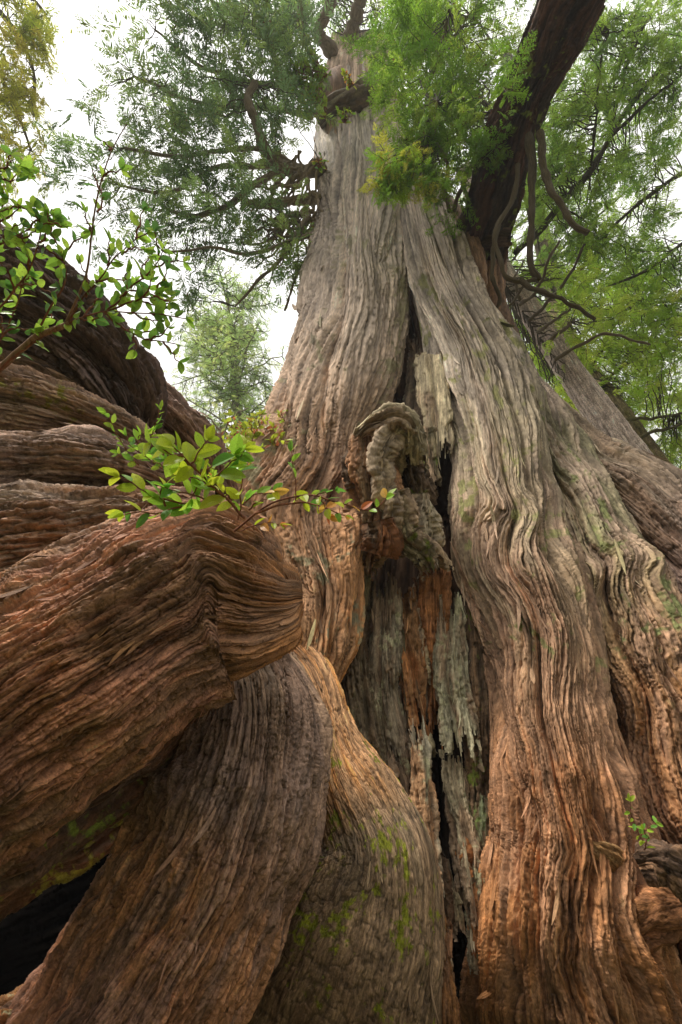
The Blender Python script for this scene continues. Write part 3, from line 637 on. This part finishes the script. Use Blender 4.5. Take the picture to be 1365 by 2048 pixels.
fern = [(830,130,40,60,10.5,.6,10),(860,200,60,50,9.5,.5,9),(840,60,60,40,11,.5,9),(940,300,40,60,9,.3,5),(1010,230,30,60,7.6,.2,4)]
foliage(CED, cb, fern, 62, [(.25,.42,.04),(.2,.36,.04)], 13, temps=SPR_L, droop=.6, per=7, crown='crown')
yel = [(800,330,38,45,8.6,.3,26),(850,360,40,35,8.6,.3,16),(780,370,24,24,8.6,.2,9)]
foliage(CED, cb, yel, 22, YG, 14, droop=.3, per=11, crown='crown', tw=.05, dens=1.2)

# ------------------------------------------------------------------ trees behind
def stem_part(tree, K, cA, cB, seed, sp=5, **kw):
    return lobe('trunk', K, tree, M_SPECK, sp=sp, st=.2, pl=.5, wav=.5, crev=.6, colA=cA, colB=cB, seed=seed, ground=True, fl=.3, flute=.2, lump=.3, amp=.25, res=1.6, **kw)
def ring(tree, axis, n, L, y0, y1, seed, col=(.12,.09,.06), r=(3.5,1.2), droop=.2, z0=1.0, side=0):
    """limbs standing out all round a trunk; axis rows x, y, depth"""
    rs = np.random.RandomState(seed); p = path(axis, 60); out = []; TT = unit(p[-1]-p[0])
    for k in range(n):
        f = y0+(y1-y0)*(k+rs.rand())/n; o = p[int(f*59)]; z = (o-CAM) @ FW
        a = rs.rand()*2*np.pi if not side else (0 if side > 0 else np.pi)+rs.uniform(-1.3, 1.3)
        d = np.array([math.cos(a), math.sin(a), rs.uniform(-.15, .25)]); LL = L*rs.uniform(.5, 1.1)
        q = np.linspace(0, 1, 14)[:, None]
        pp = o+d*LL*q+np.array([0, 0, -droop])*LL*q**2+.05*LL*np.stack([perlin(q[:, 0]*4, q[:, 0]*0+.5, seed+k*3+i) for i in range(3)], 1)*q
        out.append(pp)
        c, fc = tube_geo(pp, np.linspace(r[0], r[1], 14)*z/F, 6)
        make_mesh('branch', c, fc, M_BARK, tree, c[:, [0, 2]]*6, np.tile(np.array(col)*rs.uniform(.7, 1.2), (len(c), 1)))
    return out
def hang_foliage(tree, limbs, size, cols, seed, per=26, tw=.8, droop=.5, f0=.2):
    rs = np.random.RandomState(seed); TW = []; Ps = []; Ax = []; Nr = []; Sz = []; Cl = []
    for L in limbs:
        dr = unit(L[-1]-L[0]); LL = np.linalg.norm(L[-1]-L[0]); sd = unit(np.cross(dr, [0, 0, 1.]))
        for k in range(int(per)):
            f = f0+(1-f0)*(k+rs.rand())/per; o = L[min(13, int(f*13.99))]; z = (o-CAM) @ FW
            s = 1 if k % 2 else -1
            ln = tw*LL*(.42-.3*f)*rs.uniform(.5, 1.2)+.02*z
            d = unit(dr*.7+s*sd+.25*rs.randn(3)+np.array([0, 0, -droop*rs.rand()]))
            tp = curve(o, o+d*ln, 6, -.06, .08, seed+k); TW.append((tp, np.linspace(.0011, .0005, 6)*z))
            c0 = np.array(cols[rs.randint(len(cols))])*rs.uniform(.75, 1.25)
            m = max(3, int(ln/(size*z/F)*2.6))
            for i in range(m):
                g = (i+.3)/m; s2 = 1 if i % 2 else -1
                Ps.append(tp[min(5, int(g*5.99))]+rs.randn(3)*.002*z); Ax.append(d*.8+s2*np.cross(d, [0, 0, 1.])*.8+.3*rs.randn(3)+np.array([0, 0, -.2]))
                Nr.append(np.array([0, 0, 1.])+.35*rs.randn(3)); Sz.append(size*z/F*rs.uniform(.6, 1.2)); Cl.append(c0*rs.uniform(.8, 1.2))
    tubes('twigs', TW, M_BARK, tree, (.12,.09,.06), 4)
    scatter('crown', SPR, Ps, Ax, Nr, np.array(Sz), np.array(Cl), M_NEEDLE, tree)

BG = [(.46,.64,.08),(.38,.56,.07),(.54,.68,.1)]
MGR = [(.34,.5,.09),(.4,.55,.09),(.26,.42,.09)]
SPR_BARK = [(0,(.30,.24,.19)),(1,(.26,.19,.15))]
t = thing('spruce_tree', 'straight speckled grey-brown trunk leaning beside the big cedar\'s right flank', 'tree')
stem_part(t, [(925,330,15,19),(1000,530,18,15),(1047,600,20,14),(1106,690,23,12.8),(1166,780,26,11.8),(1230,870,31,10.8),(1302,975,36,9.9),(1370,1090,48,9)], (.56,.46,.40), (.42,.34,.29), 401)
ax = [(985,530,14.8),(1030,600,13.8),(1090,690,12.6),(1150,780,11.6),(1215,870,10.6),(1290,975,9.8)]
dead = branches(t, [([(1040,610,13.5),(1075,580,12.8),(1100,520,12.2),(1120,480,12)],4,2),([(1060,640,13),(1110,590,12),(1150,530,11.5),(1168,490,11)],4,2),
    ([(1075,665,12.8),(1115,635,12),(1150,610,11.6)],4,2),([(1090,690,12.5),(1125,660,12),(1140,645,12)],5,3),([(1040,600,13.5),(1030,560,13),(1048,520,13)],3,1.5),
    ([(1240,900,10.3),(1290,915,9.9),(1315,920,9.8)],7,5),([(1110,720,12.2),(1160,690,11.8),(1220,668,11.3),(1300,690,11)],4,2),([(1060,560,13),(1000,640,13.2),(1035,655,13)],3,1.5)], (.16,.12,.08), 410, .004)
foliage(t, dead+[path(ax, 60)], [(1110,560,60,50,14.5,1.5,26),(1180,640,60,40,13,1,26),(1050,600,30,60,15.5,1,16),(1066,720,24,60,17,.6,26),(1130,810,24,40,16,.6,18),(1120,760,24,40,13,.6,10)], 26, BG, 411, dens=.8, per=9, droop=.35)

t = thing('hemlock_tree', 'thin mossy brown trunk behind the speckled leaning trunk at the right edge', 'tree')
ax = [(1150,690,20),(1215,790,17.5),(1280,880,15.5),(1345,975,14),(1420,1080,12.5)]
stem_part(t, [(1100,600,12,23),(1150,690,14,20),(1215,790,17,17.5),(1280,880,19,15.5),(1345,975,22,14),(1420,1080,26,12.5)], (.24,.18,.12), (.17,.14,.07), 421)
br = branches(t, [([(1250,840,16),(1300,838,15.5),(1370,826,15)],4,2),([(1270,880,15.6),(1320,860,15),(1390,840,14.5)],4,2),([(1320,960,14),(1350,950,13.6),(1400,925,13)],6,3),
    ([(1230,810,17),(1200,830,16.6),(1180,842,16.5)],3,2),([(1200,770,17.8),(1260,720,16.5),(1320,690,16),(1400,680,15)],4,2),([(1180,740,18.5),(1240,640,17),(1330,600,16),(1400,610,15)],4,2)], (.13,.11,.05), 422)
foliage(t, br, [(1240,600,90,50,17,2,60),(1330,620,60,60,15,1.5,40),(1250,690,90,40,16.5,1.5,46),(1330,740,50,60,15,1.2,30),(1180,720,50,30,18,1,20),(1230,780,40,30,18,1,16),(1340,860,40,60,16,1,22),(1335,930,30,40,17,1,14),(1290,800,50,40,19,1,20)], 24, BG, 423, dens=.8, per=10, droop=.3)

t = thing('hemlock_tree', 'tall hemlock whose dark forked bough fans across the upper right sky', 'tree')
hk = [(1700,900,14),(1640,500,18),(1580,150,24)]
stem_part(t, [(1640,560,30,17),(1700,900,40,14),(1790,1300,60,11)], (.2,.15,.11), (.15,.12,.08), 431)
br = branches(t, [([(1560,10,17),(1400,60,15.5),(1320,140,14.5),(1250,225,14),(1215,290,13.7),(1180,345,13.5),(1130,400,13.3),(1080,460,13.2),(1030,505,13.2)],5,6),
    ([(1215,290,13.7),(1240,180,13.5),(1270,90,13.4),(1330,-20,13)],5,2),([(1225,270,13.7),(1300,200,13.5),(1365,150,13.3)],4,2),([(1180,345,13.5),(1190,250,13),(1200,150,12.6),(1215,60,12.4)],3,1.5),
    ([(1640,500,18),(1500,440,16),(1400,470,15),(1290,540,14.5),(1200,580,14.3)],6,2),([(1640,400,18),(1480,330,16),(1380,340,15),(1290,400,14.6),(1200,480,14.4),(1150,560,14.3)],6,2),
    ([(1600,200,20),(1450,130,17),(1350,90,16),(1250,70,15)],6,2)], (.07,.055,.04), 432, .003)
foliage(t, br, [(1180,80,60,70,13,1,40),(1270,60,60,60,13.5,1,40),(1340,80,50,70,14,1,36),(1150,220,60,60,13,.8,34),(1240,180,70,60,14,.8,40),(1330,200,50,60,14,.8,24),(1120,330,50,60,13.5,.8,26),
    (1200,330,60,60,13.6,.8,28),(1290,310,50,40,14.5,.8,16),(1150,440,50,50,14,.8,24),(1220,480,60,50,14.5,.8,26),(1290,410,50,40,14.8,.6,16),(1340,540,50,40,15,.6,22),(1080,400,30,60,13.5,.5,14),(1300,480,50,30,15,.6,8),(1345,300,30,40,15,.5,6)],
    26, MGR, 433, dens=.85, per=10, outward=(-.4,0,0), droop=.4)

t = thing('hemlock_tree', 'bright green hemlock filling the gap low at the right edge', 'tree')
stem_part(t, [(1500,500,8,40),(1510,800,14,30),(1520,1060,18,24)], (.2,.16,.12), (.15,.12,.08), 441)
br = ring(t, [(1500,500,40),(1510,800,30),(1520,1040,25)], 34, 8.5, 0, 1, 442, r=(3,1))
hang_foliage(t, br, 17, [(.42,.6,.1),(.5,.64,.1)], 443, per=20)

t = thing('hemlock_tree', 'leafy hemlock behind the fork of the dark limb', 'tree')
stem_part(t, [(1010,100,10,34),(1090,500,16,26),(1180,900,26,19)], (.2,.16,.12), (.15,.12,.08), 451)
br = ring(t, [(1010,100,34),(1090,500,26),(1150,780,21)], 44, 6.5, 0, 1, 452, r=(3,1))
hang_foliage(t, br, 18, [(.38,.55,.1),(.3,.48,.09)], 453, per=15)

# conifer seen through the gap, distance haze mixed into its pale colours
t = thing('conifer_tree', 'pale hazy green conifer standing in the gap between the two cedars', 'tree')
ax = [(455,600,34),(470,760,28),(500,950,24)]
stem_part(t, [(455,585,3,34.5),(470,760,8,28),(495,950,12,24),(500,1060,14,22)], (.3,.27,.22), (.24,.2,.16), 461)
br = ring(t, ax, 60, 3.4, 0, 1, 462, col=(.32,.27,.22), r=(2.4,.9), droop=.1)
hang_foliage(t, br, 15, [(.46,.62,.2),(.38,.54,.18),(.54,.64,.2)], 463, per=13)
t = thing('dead_snag', 'pale bare snag with dead boughs just left of the big stem', 'tree')
stem_part(t, [(445,855,5,17),(440,940,11,16.5),(438,1010,14,16.2),(436,1060,16,16)], (.5,.43,.36), (.4,.32,.25), 471)
branches(t, [([(440,900,16.5),(420,870,16),(400,840,15.6),(392,826,15.5)],4,1.5),([(442,890,16.5),(410,893,16),(385,890,15.8)],4,2),([(440,870,16.6),(470,830,16.5),(500,815,16.4)],2,1),([(440,860,16.6),(410,830,16),(370,825,15.5)],2,1)], (.33,.26,.2), 472)

t = thing('yellow_green_tree', 'sunlit yellow-green conifer boughs hanging into the upper left corner', 'tree')
stem_part(t, [(-300,100,40,20),(-330,600,50,15),(-380,1200,70,11)], (.22,.17,.12), (.15,.12,.08), 481)
br = branches(t, [([(-300,-150,18),(-120,-60,16),(0,20,15),(60,120,14.5),(70,230,14.3)],8,2),([(-310,100,18),(-150,60,16),(-20,120,15),(30,220,14.5),(60,300,14.2)],7,2),
   ([(-310,300,17),(-160,260,15),(-60,270,14.5),(20,310,14)],6,2),([(-300,-250,18),(-100,-150,16),(20,-60,15),(90,30,14.5)],8,2)], (.16,.13,.07), 482)
foliage(t, br, [(30,40,60,60,14.6,.8,60),(60,110,36,50,14.4,.6,36),(20,170,50,50,14.3,.6,46),(50,220,30,40,14.2,.5,20),(10,270,40,40,14,.5,18),(60,290,25,30,14,.4,7),(90,330,40,30,13.8,.4,6),(30,360,30,40,13.8,.4,5)],
   28, [(.55,.56,.08),(.42,.5,.07),(.65,.58,.1)], 483, outward=(.3,0,-.3), droop=.8, per=10)
# wood beyond, all round
for k, (x, z, h) in enumerate(((-60,40,1),(60,52,1),(230,44,1),(330,60,1),(620,38,1),(760,48,1),(1180,42,1),(1330,36,1))):
    pass
# ------------------------------------------------------------------ broad-leaved shrubs and sprigs
def sprig(tree, paths, leaf, gap, cols, seed, r=2.2, twcol=(.24,.09,.05), tipcol=None, face=.5, stemname='stem', skip=.12, both=True):
    """paths: rows x, y, depth.  leaf / gap in photo pixels.  leaves stand left and right of each twig."""
    rs = np.random.RandomState(seed); TW = []; Ps = []; Ax = []; Nr = []; Sz = []; Cl = []
    for k, K in enumerate(paths):
        S, Lp = spline(K, 40); p = P(S[:, 0], S[:, 1], S[:, 2])
        q = np.linspace(0, 5, 40); p = p+.004*S[:, 2].mean()*np.stack([perlin(q, q*0+.5, seed+k*3+i) for i in range(3)], 1)
        z = S[:, 2]; TW.append((p, np.linspace(r, r*.45, 40)*z/F))
        n = max(2, int(Lp*(1-skip)/gap))
        for i in range(n+1):
            f = skip+(1-skip)*i/n; j = min(39, int(f*39)); T = unit(p[min(39, j+1)]-p[max(0, j-1)])
            V = unit(CAM-p[j]); up = unit(np.array([0, 0, 1.])*(1-face)+V*face+.35*rs.randn(3)); sd = unit(np.cross(T, up))
            s = 1 if i % 2 else -1
            for s in ((s,) if i < n else (1, -1, 0)):
                ax = T*(.75 if s else 1.4)+s*sd*.95+.22*rs.randn(3)
                Ps.append(p[j]); Ax.append(ax); Nr.append(up+.45*rs.randn(3))
                Sz.append(1.15*leaf*z[j]/F*rs.uniform(.7, 1.2)*(1-.25*f))
                c = np.array(cols[rs.randint(len(cols))])
                if tipcol is not None and f > .72 and rs.rand() < .75: c = np.array(tipcol[rs.randint(len(tipcol))])
                Cl.append(c*rs.uniform(.8, 1.2))
    tubes(stemname, TW, M_BARK, tree, twcol, 7)
    scatter('leaves', LEAF, Ps, Ax, Nr, np.array(Sz), np.array(Cl), M_LEAF, tree, colvar=.3)
def fork(K, rs, n, L, dz=.05, spread=.9, f0=.25, bias=None):
    """side twigs off a traced twig"""
    K = np.asarray(K, float); S, Lp = spline(K, 60); out = []
    for k in range(n):
        f = f0+(.97-f0)*(k+rs.rand())/n; j = int(f*58); d = S[j+1]-S[j]; a = math.atan2(d[1], d[0])+(1 if k % 2 else -1)*rs.uniform(.35, spread)
        if bias is not None: a = a*.75+bias*.25
        l = L*rs.uniform(.55, 1.15)*(1.1-.4*f); x, y, z = S[j]
        b = rs.uniform(-.35, .35); zz = rs.uniform(-dz, dz)
        out.append([(x, y, z), (x+l*.5*math.cos(a), y+l*.5*math.sin(a), z+zz*.5), (x+l*math.cos(a+b), y+l*math.sin(a+b), z+zz)])
    return out
rs = np.random.RandomState(3)
SG = [(.24,.42,.05),(.30,.5,.06),(.17,.33,.05),(.38,.55,.07),(.11,.25,.05)]
t = thing('huckleberry_shrub', 'airy green leafy shrub with red twigs growing over the dark upper stem', 'shrub')
mains = [[(-20,760,1.75),(60,690,1.7),(130,650,1.66),(210,625,1.62),(290,628,1.6),(375,640,1.58)],
    [(60,690,1.7),(100,620,1.66),(130,560,1.64),(120,500,1.62),(80,440,1.6),(20,400,1.6)],
    [(130,650,1.66),(170,560,1.62),(185,470,1.6),(200,380,1.58),(220,310,1.57),(256,248,1.56)],
    [(130,650,1.66),(180,580,1.62),(230,520,1.6),(270,480,1.6),(295,465,1.6)],
    [(210,625,1.62),(260,580,1.6),(300,540,1.6),(325,500,1.6)],
    [(210,625,1.62),(270,600,1.6),(310,590,1.58),(330,580,1.58)],
    [(-30,640,1.66),(20,590,1.64),(60,540,1.62),(80,490,1.6),(90,430,1.6)],
    [(-40,600,1.7),(-10,520,1.66),(0,440,1.64),(20,370,1.62),(48,330,1.62)],
    [(-30,740,1.72),(10,660,1.7),(40,600,1.68),(45,560,1.66)],
    [(210,625,1.62),(250,660,1.62),(300,680,1.6),(350,690,1.6)],
    [(-40,520,1.6),(10,480,1.58),(60,460,1.58),(110,440,1.58)],
    [(-60,350,1.55),(-10,345,1.55),(20,335,1.55),(40,330,1.55)]]
ps = list(mains[:2])+mains[3:]
for m in mains[:2]+mains[3:7]: ps += fork(m, rs, 5, 80, .08)
for m in mains[7:]: ps += fork(m, rs, 4, 70, .08)
ps += fork(mains[2], rs, 5, 50, .05, f0=.35)
sprig(t, ps, 27, 15, SG, 501, r=2.2, face=.55)
tubes('stem', [(path(mains[2], 40, .003, 4), np.linspace(2.6, .9, 40)*1.6/F), (path([(-60,790,1.8),(-20,750,1.76),(40,700,1.72),(90,665,1.68),(140,645,1.66)], 30, .004, 9), np.linspace(8, 5, 30)*1.7/F)], M_BARK, t, (.3,.17,.1), 8)

NY = [(.55,.66,.04),(.62,.7,.05),(.45,.6,.05)]; NG = [(.22,.45,.05),(.3,.52,.05),(.15,.36,.05),(.4,.58,.06)]
NO = [(.75,.33,.06),(.7,.42,.08),(.72,.22,.08)]
t = thing('huckleberry_sprig', 'bright yellow-green leafy sprig with one orange leaf, rooted on the biggest arching root', 'sprig')
sprig(t, [[(490,1035,1.62),(440,985,1.56),(400,945,1.5),(365,915,1.46),(345,893,1.44)]], 52, 14, NY, 511, r=3.2, tipcol=[(.5,.6,.04),(.8,.5,.1)], face=.55, skip=.3)
sprig(t, [[(365,915,1.46),(335,905,1.44),(305,888,1.43)],[(385,930,1.48),(400,900,1.47),(415,880,1.47)],[(420,965,1.54),(455,935,1.55),(490,900,1.57)],[(440,985,1.56),(400,960,1.5),(372,950,1.48)]], 42, 14, NY+NG[3:], 5111, r=2, face=.6)
sprig(t, [[(400,945,1.5),(440,925,1.54),(470,910,1.56)],[(430,970,1.55),(400,975,1.53),(385,1000,1.52)],[(420,965,1.55),(450,945,1.56),(475,945,1.58)],[(420,1000,1.56),(370,985,1.5),(330,975,1.48)]], 44, 15, NG, 512, r=2, face=.55)
t = thing('huckleberry_sprig', 'low sprig of round dark green leaves lying left of the yellow-green one', 'sprig')
sprig(t, [[(400,1010,1.58),(350,1003,1.54),(300,985,1.5),(262,962,1.46),(240,952,1.45)],[(390,1005,1.58),(330,1022,1.52),(280,1025,1.5),(248,1030,1.48)],[(330,1010,1.52),(320,990,1.5),(330,970,1.5)]], 42, 18, NG+NY[:1], 513, r=2.4, tipcol=NY, face=.6)
t = thing('huckleberry_sprig', 'long arching red twig with yellow and orange leaves reaching over the big trunk', 'sprig')
sprig(t, [[(470,1062,1.75),(520,1022,1.7),(565,1000,1.66),(620,990,1.62),(670,1003,1.58),(720,1018,1.55),(752,1015,1.53),(772,996,1.52)],
          [(515,1026,1.7),(570,1008,1.66),(640,1012,1.62),(690,1030,1.58)]], 30, 17, NG+NY, 514, r=2.6, tipcol=NO+NG, face=.55, skip=.42)
sprig(t, [[(592,1000,1.64),(592,960,1.63),(588,925,1.62),(585,905,1.62)],[(620,992,1.6),(650,985,1.58),(668,982,1.57)]], 27, 14, NG, 515, r=1.6, skip=.45, face=.5)
sprig(t, [[(640,1000,1.6),(655,1015,1.59),(660,1028,1.58)],[(480,1060,1.72),(520,1048,1.68),(560,1046,1.66)]], 26, 12, NO+NY[:1], 516, r=1.4, skip=.4, face=.5)
t = thing('huckleberry_sprig', 'upright slender sprig with orange tipped leaves between the root and big trunk', 'sprig')
sprig(t, [[(478,1040,1.95),(482,990,1.93),(484,940,1.9),(482,905,1.88),(484,885,1.87)],[(484,1010,1.92),(510,990,1.9),(545,985,1.88)],[(470,1010,1.94),(450,985,1.92),(430,960,1.9)],[(500,1020,1.92),(520,1000,1.9),(535,998,1.9)]], 32, 13, NY+NG[:2], 517, r=1.8, tipcol=NO[:2]+NY, face=.55)
t = thing('huckleberry_sprig', 'small upright green sprigs sprouting in the cleft beneath the dark stem', 'sprig')
sprig(t, [[(250,900,2.3),(235,870,2.28),(225,845,2.26),(210,830,2.25)],[(300,880,2.2),(310,850,2.18),(318,830,2.17),(320,818,2.17)],[(285,905,2.2),(275,885,2.2),(290,862,2.2)],[(330,940,2.1),(300,920,2.1),(260,890,2.1),(250,870,2.1)],
          [(340,950,2.0),(320,930,2.0),(300,910,2.0)],[(380,960,2.0),(350,940,2.0),(330,920,2.0)],[(400,975,2.0),(420,950,2.0),(440,930,2.0)],[(360,960,2.0),(345,935,2.0),(350,905,2.0)],[(280,930,2.1),(260,915,2.1),(235,905,2.1)]], 22, 9, NG, 518, r=1.4, face=.55)
t = thing('huckleberry_bush', 'yellow-green bush with red tipped twigs behind the gap left of the trunk', 'bush')
rs = np.random.RandomState(9); ps = []
for k in range(34):
    x0 = rs.uniform(455, 560); y0 = rs.uniform(960, 1060); x1 = rs.uniform(455, 590); y1 = rs.uniform(825, 970); z = rs.uniform(4.2, 5.2)+1
    m = [(x0, y0, z), ((x0+x1)/2+rs.uniform(-12, 12), (y0+y1)/2, z), (x1, y1, z)]
    ps.append(m); ps += fork(m, rs, 5, 42, .3)
ps += [[(520,1100,5.6),(515,1040,5.6),(510,960,5.6)]]
sprig(t, ps, 16, 6, [(.4,.52,.06),(.5,.58,.06),(.3,.42,.05),(.56,.6,.08)], 519, r=1.3, tipcol=[(.5,.6,.06),(.5,.6,.06),(.6,.2,.08)], face=.5)
t = thing('clover_sprig', 'tiny bright green seedling in the groove low at the right edge', 'sprig')
sprig(t, [[(1290,1690,2.55),(1270,1650,2.53),(1262,1620,2.52),(1258,1603,2.52)],[(1280,1670,2.54),(1300,1655,2.52),(1312,1648,2.52)],[(1290,1700,2.52),(1296,1680,2.5),(1290,1660,2.5)]], 15, 11, NG+NY[2:], 520, r=1.3)
t = thing('huckleberry_sprig', 'yellow-green tuft perched by the dark burl high on the left of the trunk', 'sprig')
rs = np.random.RandomState(19); ps = []
for k in range(16):
    x0, y0 = 640+rs.uniform(-12, 16), 190+rs.uniform(-30, 60); m = [(x0, y0, 14.8), (x0-rs.uniform(0, 30), y0-rs.uniform(10, 40), 14.4), (x0-rs.uniform(-20, 55), y0-rs.uniform(30, 80), 14)]; ps.append(m); ps += fork(m, rs, 3, 26, .4)
sprig(t, ps, 12, 6, [(.2,.34,.03),(.32,.42,.04)], 521, r=1.3)
for nm, lb, x0, y0, z0, n, c in (('a', 'small orange and green sprig on the left edge of the trunk', 642, 338, 12.2, 5, NO+NG), ('b', 'yellow sprig in front of the twisted collar of the trunk', 690, 245, 14.2, 7, NY+YG), ('c', 'golden sprig beside the dark burl on the upper trunk', 700, 175, 15.4, 5, NY+NO[:1])):
    t = thing('huckleberry_sprig', lb, 'sprig'); ps = []
    for k in range(n): ps.append([(x0, y0, z0), (x0+rs.uniform(-8, 8), y0-rs.uniform(5, 14), z0-.2), (x0+rs.uniform(-14, 14), y0-rs.uniform(12, 30), z0-.4)])
    sprig(t, ps, 11, 6, c, 530+n, r=1.1)
# ------------------------------------------------------------------ damp forest air
def haze(density):
    x0, x1, y0, y1, z0, z1 = -70, 70, -20, 75, -3, 75
    co = np.array([[x, y, z] for z in (z0, z1) for y in (y0, y1) for x in (x0, x1)], float)
    fc = np.array([[0, 2, 3, 1], [4, 5, 7, 6], [0, 1, 5, 4], [2, 6, 7, 3], [0, 4, 6, 2], [1, 3, 7, 5]])
    m = bpy.data.materials.new('damp_air'); m.use_nodes = True; nt = m.node_tree; nt.nodes.clear()
    o = N(nt, 'ShaderNodeOutputMaterial'); v = N(nt, 'ShaderNodeVolumePrincipled')
    v.inputs['Color'].default_value = (.95, .97, 1, 1); v.inputs['Density'].default_value = density; v.inputs['Anisotropy'].default_value = .2
    nt.links.new(v.outputs[0], o.inputs['Volume'])
    ob = make_mesh('haze', co, fc, m, smooth=False); ob['kind'] = 'stuff'
haze(.0014)

def tuft_template():
    V = []; Q = []; r = np.random.RandomState(2)
    for k in range(7):
        a = k*.9; d = np.array([math.cos(a), math.sin(a)])*r.uniform(.2, .6); b = len(V); p = np.array([-d[1], d[0]])*.35
        V += [[*(-p), 0], [*p, 0], [*(d+p*.4), r.uniform(.35, .7)], [*(d-p*.4), r.uniform(.35, .7)]]; Q.append([b, b+1, b+2, b+3])
    return np.array(V), np.array(Q)
for par, p_, n_, s_, c_ in TUFTS:
    k = len(p_); q = RS.randn(k, 3)
    V0, Q0 = tuft_template(); V1 = V0[:, [0, 2, 1]]
    o = scatter('moss', [(V1, Q0)], p_, n_, q, s_*RS.uniform(.12, .4, k), c_*RS.uniform(.7, 1.7, (k, 1)), M_NEEDLE, par)
    o['kind'] = 'stuff'
